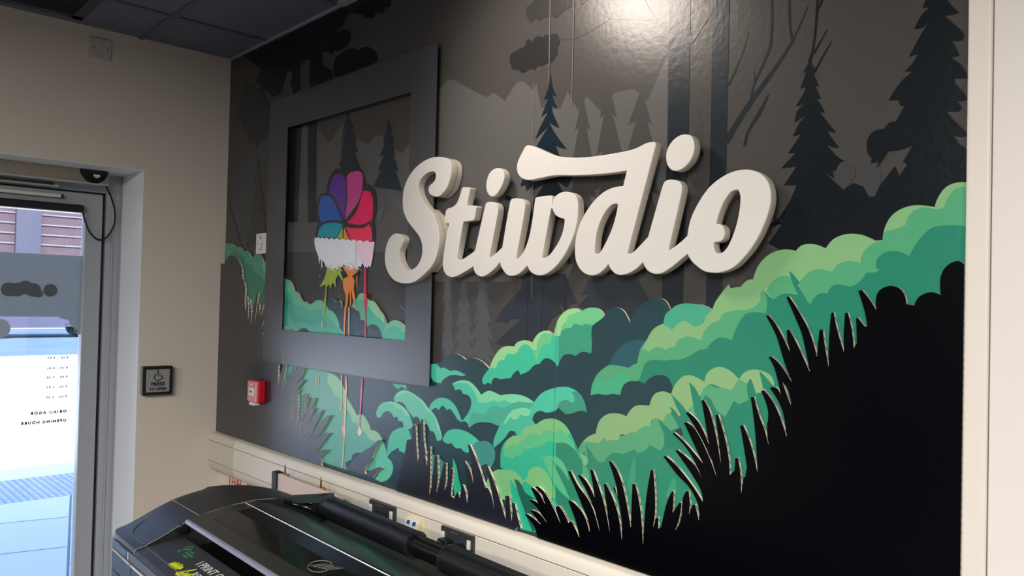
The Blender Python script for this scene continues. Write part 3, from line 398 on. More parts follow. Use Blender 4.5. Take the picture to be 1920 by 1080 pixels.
  ('near2', '4182,4449! 4195,4374 4231,4307! 4194,4327! 4211,4290 4237,4244! 4190,4268! 4208,4218 4256,4137! 4216,4153 4181,4178! 4217,4121 4312,4016! 4274,4025 4233,4044! 4288,3928! 4405,3915! 4321,3809! 4248,3851! 4306,3770! 4426,3636! 4004,3662! 4078,3765! 4151,3842! 4059,3815! 4067,3844! 4016,3818! 4001,3854! 3963,3848! 4049,4020! 4177,4159! 4072,4098! 4114,4168! 4171,4239! 4116,4217! 4145,4269! 4168,4312! 4134,4310! 4164,4363 4176,4410'),
  ('near3', '3780,3075! 3808,3119 3904,3205 4003,3276! 3989,3353! 4327,3350! 4379,3241 4414,3202! 4371,3194! 4323,3160! 4292,3187! 4271,3192! 4308,3152! 4233,3113 4198,3060! 4194,3030 4085,2971! 4026,2930! 3970,2934! 3947,2944! 3878,2952! 3843,2946! 3784,2955! 3842,2998 3965,3081 4030,3126! 3987,3109 3908,3099! 3874,3074! 3844,3085! 3815,3080!'),
  ('near3', '4432,3245! 4456,3263 4482,3320! 4784,3346! 4870,3219! 4831,3159! 4757,3083! 4617,3098! 4497,3136! 4477,3171! 4420,3187! 4476,3228! 4492,3246! 4466,3245!'),
  ('near', '5651,4224! 5664,4185 5678,4160! 5669,4151! 5693,4094! 5675,4102! 5702,4043! 5684,4049! 5720,3984! 5697,3991! 5733,3942 5765,3899! 5730,3909! 5756,3868 5780,3836! 5757,3840 5728,3856! 5764,3811 5799,3782! 5780,3760 5773,3746! 5755,3748! 5762,3715! 5719,3748! 5802,3665! 5816,3679 5844,3690! 5864,3678! 5932,3662! 5992,3740! 6009,3701! 6036,3741! 6021,3753! 6054,3809! 6007,3798! 5969,3799! 5921,3731! 5933,3763! 5904,3760! 5906,3783! 5893,3795 5887,3844 5908,3879 5951,3886! 5970,3907 5993,3907! 6008,3934 6024,3962! 6008,3965! 6001,3988! 5966,3992! 6010,4054 6053,4086! 6022,4089! 6053,4119 6068,4147! 6037,4142! 6076,4213 6106,4255! 6082,4241 6053,4241! 6081,4290 6108,4308! 6081,4314! 6105,4376! 6164,4360! 6165,4321 6206,4264! 6177,4263 6154,4267! 6190,4225 6219,4186 6216,4164 6182,4169! 6196,4140 6208,4111! 6179,4109! 6215,4073 6237,4026! 6215,4027 6192,4033! 6195,4013! 6221,3977 6234,3950! 6216,3946 6199,3950! 6216,3927 6211,3912 6167,3919! 6194,3880 6242,3821! 6218,3819 6192,3827! 6212,3795 6246,3764! 6246,3297! 5533,3296! 5530,3445! 5485,3470! 5544,3546! 5508,3548! 5573,3635 5605,3705! 5549,3708! 5604,3782! 5537,3780! 5566,3809 5601,3838! 5566,3840! 5622,3914! 5585,3907! 5614,3960 5647,3992! 5591,3965! 5605,4013 5647,4038! 5595,4030! 5614,4056 5642,4104! 5614,4100! 5640,4171! 5622,4163! 5644,4196'),
  ('isle', '5769,3747 5786,3776 5807,3777 5835,3764 5845,3732 5836,3705 5823,3689! 5802,3665! 5766,3708!'),
  ('isle', '5867,3702 5870,3736 5897,3747 5930,3740 5944,3708 5938,3675 5925,3642 5919,3632 5902,3632 5892,3645 5878,3673'),
  ('pinef', '2102,4567! 2143,4490! 2189,4436! 2160,4436! 2223,4346! 2186,4351! 2256,4256! 2213,4258! 2291,4121! 2352,4011! 1956,4048! 2040,4179! 1995,4176! 2065,4276! 2020,4273! 2076,4366! 2038,4363! 2079,4444! 2049,4449!'),
  ('pinef', '2633,4431! 2655,4376! 2682,4346! 2663,4345! 2705,4259! 2679,4262! 2727,4176! 2702,4176! 2770,4063! 2732,4067! 2819,3921! 2463,3982! 2564,4092! 2518,4089! 2592,4192! 2540,4188! 2601,4280! 2575,4280! 2616,4374!'),
  ('pinef2', '630,4429! 683,4236! 739,4161! 698,4165! 790,3996! 729,4001! 829,3856! 779,3850! 893,3626! 448,3642! 551,3863! 498,3867! 594,4011! 541,4015! 615,4173! 573,4177!'),
  ('wisp', '2695,3925! 2917,3765! 2950,3692! 2762,3829!'),
  ('wisp', '2519,3791! 2634,3857! 2556,3714!'),
  ('wisp', '2790,3199! 2823,3164! 2885,3130! 2896,3107! 2834,3141!'),
  ('seam', '4047,4420! 4052,4419! 4079,3217! 4074,3217!'),
  ('seam', '4161,4970! 4167,4968! 4173,4396! 4167,4397!'),
  ('seam', '4340,4919! 4345,4918! 4346,4236! 4341,4237!'),
  ('seamd', '4036,3483! 4041,3483! 4049,2980! 4045,2980!'),
  ('seamd', '4153,3334! 4158,3334! 4161,2986! 4156,2986!'),
  ('seamd', '4327,3333! 4331,3333! 4330,3108! 4326,3108!'),
 ],
 'LG': [
  ('lgk', '1995,4159! 2039,4153 2096,4127! 2150,4158 2211,4157 2271,4140 2326,4103 2371,4010! 2440,3991 2493,3948 2514,3897 2521,3815 2505,3767 2488,3737! 2509,3680 2513,3583! 1672,3656! 1695,3741 1718,3761! 1683,3832 1683,3915 1710,3968 1749,3989 1832,3989! 1845,4065 1900,4134 1937,4157'),
  ('purple', '2003,4120 2067,4097 2104,4048 2118,3994 2116,3929 2099,3774! 2043,3842 1975,3926 1915,3970 1869,3982! 1879,4042 1915,4099 1959,4120'),
  ('magenta', '2114,4080! 2153,4108 2201,4114 2272,4112 2314,4095 2336,4064 2333,4013 2327,3963 2283,3890 2203,3831 2117,3770! 2118,3817 2134,3927 2122,4033'),
  ('crim', '2336,3959! 2390,3960 2443,3940 2467,3901 2478,3843 2473,3781 2461,3738! 2430,3740 2384,3727 2315,3721 2220,3732 2137,3747! 2217,3785 2274,3833 2312,3900'),
  ('blue', '1757,3974! 1803,3973 1870,3965 1923,3937 1978,3880 2068,3760! 1996,3772 1906,3777 1827,3776 1772,3763! 1732,3815 1718,3871 1732,3925'),
  ('teal', '1717,3663! 1737,3719 1796,3751 1894,3759 1997,3753 2079,3736! 2050,3696 1984,3641!'),
  ('lime', '2080,3716! 2081,3629! 2000,3640!'),
  ('orange', '2102,3715! 2180,3615! 2091,3627!'),
  ('redp', '2121,3719! 2185,3706 2293,3698 2374,3700 2430,3721! 2464,3682 2474,3638 2479,3599! 2200,3610!'),
  ('lgk2', '2068,3405! 2106,3405! 2165,3368! 2169,3344! 2132,3342! 2078,3361!'),
  ('lgk2', '2227,3357! 2270,3379! 2336,3400! 2321,3371! 2300,3346! 2243,3332!'),
  ('lgk2', '2000,3327! 2040,3353! 2051,3337!'),
  ('lgk2', '1839,3425! 1896,3416! 1881,3387! 1849,3400!'),
  ('lime', '1871,3432! 2074,3429! 2069,3381! 2118,3321! 2095,3321! 2039,3365! 2002,3337! 2006,3268! 1978,3301! 1949,3305! 1931,3258! 1910,3297! 1876,3276! 1870,3161! 1849,3132! 1827,3135! 1856,3210! 1859,3293! 1766,3274! 1840,3342! 1865,3391!'),
  ('orange', '2089,3429! 2296,3425! 2294,3383! 2227,3356! 2265,3324! 2254,3261! 2279,3199! 2276,3144! 2243,3199! 2222,3261! 2224,3139! 2209,3139! 2203,3253! 2183,3214! 2176,3138! 2150,3138! 2150,3213! 2113,3269! 2103,3309! 2121,3341! 2176,3352! 2144,3384!'),
  ('orange', '2286,3351! 2300,3355! 2300,3262! 2287,3316!'),
  ('red', '2383,3409! 2411,3408! 2421,3278! 2420,3224! 2382,3216! 2392,3293!'),
  ('white', '1672,3661! 1700,3653! 1720,3660! 1768,3647! 1787,3656! 1821,3641! 1850,3651! 1888,3634! 1926,3645! 1965,3630! 2003,3639! 2041,3625! 2079,3632! 2129,3619! 2177,3622! 2208,3609! 2237,3621! 2274,3605! 2321,3611! 2368,3598! 2413,3604! 2459,3591! 2507,3594! 2506,3566 2495,3521 2490,3483! 2482,3453 2466,3415! 2438,3427! 2424,3412! 2403,3424! 2390,3409! 2367,3448! 2353,3436! 2340,3417! 2311,3425! 2290,3402! 2253,3422! 2225,3399! 2187,3427! 2150,3420! 2111,3441! 2075,3421! 2044,3430! 2014,3402! 1982,3423! 1952,3403! 1911,3424! 1880,3420! 1846,3441! 1821,3466! 1796,3479! 1804,3417! 1787,3426! 1779,3480! 1762,3488! 1756,3447! 1743,3489! 1736,3510 1697,3562 1672,3613 1675,3659!'),
  ('pinkw', '2273,3604! 2505,3588! 2506,3566 2495,3521 2490,3483! 2482,3453 2466,3415! 2438,3427! 2403,3424! 2390,3409! 2366,3451! 2323,3464! 2292,3511!'),
  ('greyw', '2261,3605! 2273,3604! 2287,3418! 2274,3418!'),
  ('white', '2191,3425! 2194,3429! 2199,3424! 2195,3421!'),
  ('white', '1970,3394! 1975,3398! 1980,3393! 1975,3390!'),
  ('white', '2233,3414! 2243,3418! 2254,3413! 2244,3411!'),
  ('white', '1966,3418! 1970,3422! 1974,3417! 1970,3415!'),
  ('white', '1965,3399! 1975,3403! 1985,3397! 1975,3395!'),
  ('white', '1851,3426! 1856,3429! 1862,3425! 1857,3424!'),
  ('white', '1961,3400! 1966,3402! 1971,3399! 1966,3397!'),
  ('white', '2310,3407! 2319,3410! 2330,3406! 2320,3404!'),
  ('white', '2298,3404! 2306,3408! 2315,3402! 2307,3399!'),
  ('white', '2096,3429! 2101,3434! 2107,3427! 2102,3424!'),
  ('white', '2301,3393! 2306,3397! 2312,3392! 2307,3389!'),
  ('white', '2248,3405! 2256,3409! 2266,3404! 2257,3401!'),
  ('white', '2179,3404! 2184,3409! 2190,3402! 2185,3399!'),
  ('white', '2323,3426! 2332,3431! 2342,3424! 2333,3421!'),
  ('white', '2180,3430! 2190,3432! 2200,3429! 2190,3427!'),
  ('white', '2335,3403! 2339,3405! 2343,3402! 2340,3400!'),
  ('white', '2166,3409! 2174,3414! 2183,3407! 2175,3404!'),
  ('white', '1946,3435! 1957,3437! 1967,3434! 1957,3433!'),
  ('white', '2285,3425! 2293,3430! 2302,3423! 2294,3420!'),
  ('white', '2286,3408! 2295,3411! 2304,3407! 2295,3405!'),
  ('white', '2183,3418! 2192,3423! 2202,3417! 2192,3413!'),
  ('white', '2087,3412! 2091,3414! 2095,3411! 2091,3410!'),
  ('white', '2144,3413! 2153,3417! 2163,3411! 2154,3408!'),
  ('white', '1905,3421! 1915,3425! 1924,3420! 1915,3417!'),
  ('white', '1836,3403! 1846,3405! 1856,3402! 1846,3400!'),
  ('white', '2118,3417! 2127,3420! 2136,3416! 2127,3414!'),
  ('white', '1955,3415! 1966,3418! 1977,3414! 1966,3413!'),
  ('white', '1892,3411! 1902,3415! 1913,3409! 1902,3407!'),
  ('white', '2063,3399! 2072,3401! 2081,3398! 2072,3396!'),
  ('white', '2291,3422! 2296,3427! 2302,3420! 2296,3417!'),
  ('white', '2061,3401! 2066,3406! 2071,3400! 2066,3396!'),
  ('white', '1927,3430! 1934,3433! 1942,3428! 1935,3426!'),
  ('white', '2119,3396! 2128,3398! 2136,3395! 2128,3394!'),
  ('white', '2000,3412! 2007,3417! 2015,3411! 2008,3408!'),
  ('white', '2091,3430! 2096,3435! 2102,3428! 2097,3425!'),
  ('white', '2021,3403! 2031,3407! 2042,3402! 2032,3399!'),
  ('white', '2190,3407! 2195,3412! 2201,3405! 2196,3402!'),
  ('white', '2083,3396! 2089,3402! 2095,3395! 2089,3391!'),
  ('white', '2244,3406! 2250,3409! 2257,3405! 2250,3404!'),
  ('white', '2234,3416! 2242,3419! 2250,3415! 2242,3414!'),
  ('white', '1874,3431! 1884,3433! 1894,3429! 1884,3428!'),
  ('white', '2299,3415! 2306,3418! 2314,3414! 2307,3412!'),
  ('white', '2160,3428! 2166,3433! 2173,3426! 2166,3423!'),
  ('white', '1931,3409! 1937,3412! 1944,3408! 1938,3406!'),
  ('white', '1840,3436! 1851,3441! 1862,3434! 1852,3431!'),
  ('white', '2248,3399! 2258,3401! 2268,3398! 2258,3396!'),
  ('white', '2141,3412! 2148,3418! 2156,3410! 2149,3407!'),
  ('white', '2233,3392! 2238,3397! 2242,3391! 2238,3388!'),
  ('white', '2187,3402! 2195,3407! 2203,3400! 2195,3397!'),
  ('white', '1997,3397! 2003,3401! 2010,3395! 2004,3393!'),
  ('white', '2299,3402! 2305,3405! 2310,3401! 2305,3399!'),
  ('white', '2005,3409! 2015,3414! 2026,3407! 2016,3403!'),
  ('white', '2044,3418! 2053,3420! 2063,3416! 2054,3414!'),
  ('white', '2053,3433! 2058,3437! 2064,3432! 2059,3429!'),
  ('white', '2198,3407! 2203,3412! 2210,3405! 2204,3401!'),
  ('white', '2163,3425! 2167,3431! 2172,3424! 2168,3420!'),
  ('white', '2342,3393! 2349,3396! 2357,3392! 2349,3390!'),
  ('white', '1883,3426! 1889,3431! 1895,3424! 1889,3420!'),
  ('white', '2298,3399! 2303,3402! 2307,3398! 2303,3396!'),
  ('white', '1997,3396! 2001,3401! 2007,3394! 2002,3391!'),
  ('lgk2', '2254,3413! 2262,3415! 2270,3412! 2262,3410!'),
  ('lgk2', '2161,3429! 2165,3431! 2168,3429! 2165,3428!'),
  ('lgk2', '2029,3433! 2032,3437! 2036,3432! 2033,3428!'),
  ('lgk2', '2009,3402! 2016,3406! 2023,3401! 2017,3398!'),
  ('lgk2', '2240,3397! 2247,3400! 2255,3396! 2248,3393!'),
  ('lgk2', '2181,3408! 2188,3411! 2195,3407! 2188,3405!'),
  ('lgk2', '2144,3430! 2151,3433! 2159,3429! 2151,3427!'),
  ('lgk2', '1860,3434! 1868,3436! 1877,3433! 1869,3431!'),
  ('lgk2', '2074,3410! 2082,3412! 2090,3409! 2082,3407!'),
  ('lgk2', '2075,3420! 2078,3424! 2082,3419! 2079,3416!'),
  ('lgk2', '1833,3402! 1837,3404! 1841,3401! 1837,3399!'),
  ('lgk2', '2360,3400! 2364,3403! 2368,3399! 2364,3397!'),
  ('lgk2', '2132,3408! 2136,3411! 2140,3406! 2136,3404!'),
  ('lgk2', '2443,3404! 2450,3408! 2458,3402! 2451,3399!'),
  ('lgk2', '2067,3403! 2074,3406! 2082,3402! 2075,3400!'),
  ('lgk2', '1887,3415! 1896,3417! 1904,3414! 1896,3412!'),
  ('lgk2', '2236,3399! 2242,3401! 2248,3398! 2242,3397!'),
  ('lgk2', '2224,3424! 2232,3428! 2239,3423! 2232,3421!'),
  ('lgk2', '2022,3402! 2028,3404! 2035,3401! 2028,3399!'),
  ('lgk2', '2348,3398! 2355,3402! 2363,3396! 2356,3394!'),
  ('lgk2', '2243,3407! 2249,3410! 2255,3406! 2249,3404!'),
  ('lgk2', '2441,3417! 2444,3421! 2448,3416! 2445,3414!'),
  ('orange', '2195,3428! 2201,3430! 2207,3427! 2201,3425!'),
  ('orange', '2136,3445! 2143,3450! 2150,3444! 2143,3441!'),
  ('orange', '2230,3442! 2238,3446! 2247,3441! 2239,3438!'),
  ('orange', '2195,3447! 2202,3450! 2210,3446! 2203,3443!'),
  ('orange', '2217,3446! 2224,3447! 2231,3445! 2224,3444!'),
  ('orange', '2192,3442! 2196,3446! 2202,3440! 2197,3438!'),
  ('orange', '2245,3417! 2249,3420! 2254,3416! 2250,3414!'),
  ('orange', '2216,3445! 2221,3450! 2226,3444! 2221,3441!'),
  ('orange', '2246,3415! 2250,3419! 2255,3414! 2251,3412!'),
  ('orange', '2252,3421! 2257,3423! 2262,3420! 2257,3419!'),
  ('orange', '2101,3417! 2109,3419! 2117,3416! 2109,3414!'),
  ('orange', '2244,3432! 2250,3435! 2256,3430! 2250,3428!'),
  ('orange', '2163,3425! 2167,3428! 2172,3424! 2167,3422!'),
  ('orange', '2105,3439! 2110,3443! 2115,3438! 2110,3435!'),
  ('orange', '2127,3421! 2131,3425! 2134,3420! 2131,3417!'),
  ('orange', '2132,3445! 2136,3449! 2140,3443! 2136,3440!'),
  ('lime', '2005,3425! 2011,3427! 2017,3424! 2011,3423!'),
  ('lime', '1937,3437! 1946,3439! 1955,3436! 1946,3434!'),
  ('lime', '1924,3427! 1927,3432! 1932,3426! 1928,3423!'),
  ('lime', '1931,3434! 1937,3438! 1945,3432! 1938,3430!'),
  ('lime', '1890,3428! 1894,3431! 1899,3426! 1894,3424!'),
  ('lime', '1880,3430! 1884,3432! 1889,3429! 1885,3428!'),
  ('lime', '1880,3441! 1885,3445! 1891,3439! 1886,3436!'),
  ('lime', '1989,3438! 1998,3440! 2007,3437! 1998,3436!'),
  ('lime', '1913,3425! 1922,3428! 1931,3423! 1922,3421!'),
  ('lime', '2061,3444! 2069,3448! 2077,3443! 2070,3440!'),
  ('lime', '2007,3426! 2011,3428! 2014,3425! 2011,3424!'),
  ('lime', '1900,3437! 1906,3440! 1913,3435! 1906,3433!'),
  ('white', '1763,3354! 1769,3357! 1775,3353! 1769,3351!'),
  ('white', '1741,3418! 1744,3420! 1748,3417! 1744,3416!'),
  ('white', '1774,3413! 1779,3415! 1785,3412! 1780,3411!'),
  ('white', '1762,3357! 1769,3359! 1776,3357! 1769,3356!'),
  ('white', '1766,3328! 1769,3329! 1773,3327! 1770,3326!'),
  ('orange', '2050,3172! 2055,3175! 2060,3171! 2055,3169!'),
  ('orange', '2067,3279! 2070,3282! 2074,3278! 2070,3276!'),
  ('orange', '2060,3266! 2064,3268! 2068,3265! 2064,3263!'),
  ('orange', '2061,3224! 2063,3225! 2066,3223! 2064,3222!'),
  ('orange', '2091,3185! 2095,3187! 2099,3185! 2095,3184!'),
  ('orange', '2054,3208! 2060,3211! 2066,3208! 2060,3206!'),
  ('orange', '2103,3213! 2106,3216! 2109,3212! 2106,3211!'),
  ('orange', '2076,3203! 2081,3204! 2087,3203! 2081,3202!'),
  ('orange', '2069,3175! 2071,3177! 2074,3175! 2072,3174!'),
 ],
}

# ------------------------------------------------------------ room shell
def struct(name, bm, mats, **k): return tag(obj(name, bm, mats, **k), kind='structure')
bm = bmesh.new(); box(bm, (-.0, -5.2, -.1), (5.6, 0, 0)); struct('floor', bm, mat('floor_vinyl', (92, 88, 84), .45, noise=.08, nscale=14))
# left wall with the door opening (wall thickness .32)
bm = bmesh.new(); XO = -.34
box(bm, (XO, -.37, 0), (0, .12, 2.72)); box(bm, (XO, -1.62, 2.13), (0, -.37, 2.72)); box(bm, (XO, -5.2, 0), (0, -1.62, 2.72)); box(bm, (XO+.06, -.372, 0), (-.0012, -.3695, 2.131), 1); box(bm, (XO+.06, -1.62, 2.1285), (-.0012, -.37, 2.131), 1); struct('wall_left', bm, [WALLW, mat('reveal_white', (238, 241, 244), .35)])
bm = bmesh.new(); box(bm, (XO-.06, -9, 2.72), (XO+.3, 12, 4.6)); box(bm, (XO-.06, .12, 0), (XO, 12, 2.72)); box(bm, (XO-.06, -9, 0), (XO, -1.75, 2.72)); struct('wall_outside', bm, mat('render_grey', (150, 150, 150), .8, noise=.05))
# mural wall: plaster, wallpaper print above it in one mesh
bm = bmesh.new(); box(bm, (0, 0, -.0), (5.6, .12, 2.72)); mats = [WALLW]; idx = {}
def mi_of(k):
    if k not in idx: idx[k] = len(mats); mats.append(pm(k))
    return idx[k]
bg = [Vector(p) for p in ((.0015, .9), (3.1235, .9), (3.1235, 2.699), (.0015, 2.699))]
flat(bm, [bg], -.0004, mi_of('sky'))
for i, (k, s) in enumerate(DATA['WP']): flat(bm, [path(s)], -.0005-.00003*i, mi_of(k))
struct('wall_back', bm, mats)
bm = bmesh.new(); box(bm, (5.5, -5.2, 0), (5.6, 0, 2.72)); struct('wall_right', bm, mat('far_wall_dark', (34, 35, 39), .7))
bm = bmesh.new(); box(bm, (0, -5.3, 0), (5.6, -5.2, 2.72)); struct('wall_front', bm, mat('far_wall_dark', (34, 35, 39), .7))
# ceiling: tiles with a lay-in grid
bm = bmesh.new(); box(bm, (XO, -5.2, 2.7), (5.6, 0, 2.74), 0)
for k in range(10):
    x = .385+.6*k
    if x < 5.5: box(bm, (x-.012, -5.2, 2.694), (x+.012, 0, 2.7), 1)
for k in range(9):
    y = -.4-.6*k
    if y > -5.2: box(bm, (0, y-.012, 2.6945), (5.5, y+.012, 2.7), 1)
struct('ceiling', bm, [CEIL, CGRID])
bm = bmesh.new(); box(bm, (0, -.012, 2.690), (1.0, -.001, 2.6995)); box(bm, (1.0, -.03, 2.686), (3.12, -.001, 2.6995)); struct('trim_2', bm, mat('angle_trim', (150, 156, 166), .45))
# white casing and panel right of the mural
bm = bmesh.new(); box(bm, (3.125, -.03, .0), (3.1635, 0, 2.7), 0, .006); struct('trim_1', bm, mat('casing_white', (214, 206, 196), .45))
bm = bmesh.new(); box(bm, (3.1665, -.034, .0), (4.6, 0, 2.7), 0, .003); struct('wall_panel', bm, mat('panel_white', (216, 210, 204), .3))
# ------------------------------------------------------------ ceiling fittings and added fill panels
bm = bmesh.new(); v0, v1, w0, w1 = .085, .68, -1.28, -.655
for a, b, c, d in ((v0, v1, w0, w0+.04), (v0, v1, w1-.04, w1), (v0, v0+.04, w0, w1), (v1-.04, v1, w0, w1)): box(bm, (a, c, 2.688), (b, d, 2.6995), 0)
t = empty('ceiling_vent', (0, 0, 0)); tag(t, 'dark square ceiling grille with fine slats above the door', 'vent')
obj('vent_frame', bm, mat('vent_frame', (58, 62, 72), .5), t)
bm = bmesh.new(); x = v0+.05
while x < v1-.05: box(bm, (x, w0+.04, 2.690), (x+.006, w1-.04, 2.6995), 0); x += .017
obj('slat', bm, mat('vent_slat', (34, 37, 46), .5), t)
for i, (px, py) in enumerate(FILL_PANELS):  # glowing panels out of view, added to go with the fill lights
    t = empty('fill_panel', (px, py, 2.7)); tag(t, 'added unseen square fill light panel, '+('nearest the mural and the white panel', 'behind the viewer in the near row', 'far right corner nearest the mural', 'far right, furthest from the mural')[i], 'light', 'added fill light panels')
    bm = bmesh.new(); box(bm, (-.3, -.3, -.012), (.3, .3, -.0062)); obj('fill_frame', bm, PLW, t)
    bm = bmesh.new(); box(bm, (-.28, -.28, -.016), (.28, .28, -.012)); obj('fill_sheet', bm, FILL_M, t)
for i, (px, py) in enumerate(SPOTS[:1]):
    t = empty('downlight', (px, py, 2.7)); tag(t, 'small round warm downlight in the dark ceiling close to the mural', 'light')
    bm = bmesh.new(); cyl(bm, (0, 0, -.012), (0, 0, -.0062), .05, 28); obj('bezel', bm, PLW, t)
    bm = bmesh.new(); cyl(bm, (0, 0, -.014), (0, 0, -.012), .036, 28); obj('lens', bm, mat('lamp_lens', (255, 225, 190), .4, emis=20), t)
# ------------------------------------------------------------ cut-out boards
def board(name, loops, y0, y1, patterns, base, label, cat, cuts=None, group=None):
    L = [path(s) for s in loops]; mats_ = [base, CREAM, CORE]; ix = {}
    bm = bmesh.new(); flat(bm, L, y1, 0)
    t = y0-y1; ys = [y1, y1+t*.24, y1+t*.76, y0]
    for l in L: rim(bm, l, ys, [1, 2, 1])
    flat(bm, L, y0, 1)
    for i, (k, s) in enumerate(patterns):
        if k not in ix: ix[k] = len(mats_); mats_.append(pm(k))
        flat(bm, [path(s)], y1-.0001-.00002*i, ix[k])
    res = []
    for x0, x1, lab in (cuts or [(None, None, label)]):
        b = bm.copy()
        if x0 is not None: bmesh.ops.bisect_plane(b, geom=b.verts[:]+b.edges[:]+b.faces[:], dist=1e-6, plane_co=(x0, 0, 0), plane_no=(-1, 0, 0), clear_outer=True)
        if x1 is not None: bmesh.ops.bisect_plane(b, geom=b.verts[:]+b.edges[:]+b.faces[:], dist=1e-6, plane_co=(x1, 0, 0), plane_no=(1, 0, 0), clear_outer=True)
        o = obj(name, b, mats_); tag(o, lab, cat, group); res.append(o)
    bm.free(); return res
SEAM = 2.142
boards = board('foliage_cutout', DATA['GREEN'], -.0045, -.010, [], pm('D'), '', 'wall cutout') if False else None
board('foliage_cutout', DATA['GREEN'], -.0045, -.0100, [(k, s) for k, s in DATA['GP']]+[(k, s) for k, s in DATA['DR']], pm('D'), '', 'wall cutout',
      cuts=[(None, .53, 'green bush board on the mural between the room corner and the charcoal frame'),
            (.5304, SEAM, 'long green bush board with paint drips, running behind the charcoal frame to the vertical seam'),
            (SEAM+.0012, None, 'large green bush board right of the vertical seam, rising to the white casing')])
board('grass_cutout', DATA['BK_L'], -.0132, -.0200, [], BLKBL, 'black grass board left of and below the charcoal frame, beside the red alarm unit', 'wall cutout')
board('leaf_cutout', DATA['LEAFC'], -.0132, -.0200, [], mat('board_slate', (52, 58, 68), .3, spec=.8), 'small slate leaf board with two points above the trunking', 'wall cutout')
board('grass_cutout', DATA['BK_M'], -.0132, -.0200, [], mat('board_slate2', (26, 30, 42), .35), 'middle black grass board with upright blades above the grey double socket', 'wall cutout')
board('grass_cutout', DATA['BK_R'], -.0132, -.0200, [], BLKB, 'largest black grass board filling the lower right of the mural', 'wall cutout')
# ------------------------------------------------------------ flower logo sticker
bm = bmesh.new(); mats = []; idx = {}
for i, (k, s) in enumerate(DATA['LG']): flat(bm, [path(s)], -.0034-.00003*min(i, 24)-(.0001 if i > 24 else 0), mi_of(k))
tag(obj('flower_sticker', bm, mats), 'rainbow petal flower sticker with white band and dripping paint inside the frame', 'sticker')
# ------------------------------------------------------------ frame
fr = empty('picture_frame', (0, 0, 0)); tag(fr, 'wide charcoal square frame board mounted on the mural behind the letter S', 'frame')
FO = [Vector(p) for p in ((.463, 1.325), (1.612, 1.326), (1.612, 2.412), (.463, 2.412))]
FI = [Vector(p) for p in ((.627, 1.464), (1.475, 1.462), (1.475, 2.277), (.627, 2.284))]
bm = bmesh.new(); flat(bm, [FO, FI[::-1]], -.0225, 0); flat(bm, [FO, FI[::-1]], -.0205, 1)
for l in (FO, FI): rim(bm, l, [-.0225, -.0205], [1])
obj('frame_board', bm, [FRAMEM, mat('frame_edge', (16, 17, 20), .5)], fr)
for q, (a, b, c, d) in enumerate(((.5, 1.58, 2.30, 2.40), (1.49, 1.58, 1.56, 2.30), (.5, .61, 1.9, 2.30))):
    bm = bmesh.new(); box(bm, (a, -.0204, c), (b, -.0045, d)); obj('batten', bm, MC['frame_edge'], fr)
# ------------------------------------------------------------ sign letters
def letter(name, loops, label, yf, thick, parent_mats=(WHITE, LSIDE), pegs=(), cut=None):
    root = empty(name, (0, 0, 0)); tag(root, label, 'sign letters' if 'letters' in name else 'sign letter' if name != 'letter_dot' else 'letter dot')
    c = bpy.data.curves.new(name, 'CURVE'); c.dimensions = '2D'; c.fill_mode = 'BOTH'; bv = .0016; c.extrude = thick/2-bv; c.bevel_depth = bv; c.bevel_resolution = 2; c.offset = -bv
    for l in loops:
        p = path(l); sp = c.splines.new('POLY'); sp.points.add(len(p)-1); sp.use_cyclic_u = True
        for q, v in zip(sp.points, p): q.co = (v.x, v.y, 0, 1)
    o = bpy.data.objects.new(name, c); COL.objects.link(o); dg = bpy.context.evaluated_depsgraph_get()
    me = bpy.data.meshes.new_from_object(o.evaluated_get(dg)); bm = bmesh.new(); bm.from_mesh(me); bpy.data.objects.remove(o); bpy.data.curves.remove(c); bpy.data.meshes.remove(me)
    yc = -(yf-thick/2)
    for v in bm.verts: v.co = Vector((v.co.x, yc-v.co.z, v.co.y))
    bm.normal_update()
    for fc in bm.faces: fc.material_index = 0 if abs(fc.normal.y) > .6 else 1
    if cut is not None:
        b = bmesh.new(); L = [path(l) for l in loops]
        flat(b, L, -.021, 1)
        for l in L: rim(b, l, [-(yf-thick)-.0, -.0045], [1])
        bmesh.ops.bisect_plane(b, geom=b.verts[:]+b.edges[:]+b.faces[:], dist=1e-6, plane_co=(cut, 0, 0), plane_no=(-1, 0, 0), clear_outer=True)
        obj('backing', b, [WHITE, LSIDE], root)
    obj('face_board', bm, [WHITE, LSIDE], root)
    for x, z, y0 in pegs:
        b = bmesh.new(); cyl(b, (x, -y0, z), (x, -(yf-thick)-.0005, z), .006, 12); obj('standoff', b, RUB, root)
    return root
YF = .048
letter('sign_letter', DATA['S'], 'white script capital S overlapping the charcoal frame', YF, .0255, pegs=(), cut=1.618)
letter('sign_letters', DATA['TIW'], 'joined white script letters t, i and w in the middle of the sign', YF, .024, pegs=((1.78, 1.75, .0045), (2.0, 1.72, .0045), (2.17, 1.72, .0045)))
letter('sign_letters', DATA['DIO'], 'joined white script letters d, i and o with the long top bar', YF, .024, pegs=((2.05, 1.965, .0045), (2.4, 1.90, .0045), (2.55, 1.72, .0045), (2.76, 1.78, .0045)))
letter('letter_dot', DATA['DOT1'], 'white dot above the small first i, next to the letter t', YF, .024, pegs=((1.94, 1.895, .0045),))
letter('letter_dot', DATA['DOT2'], 'white dot above the second i, right of the tall d', YF, .024, pegs=((2.575, 1.945, .0045),))
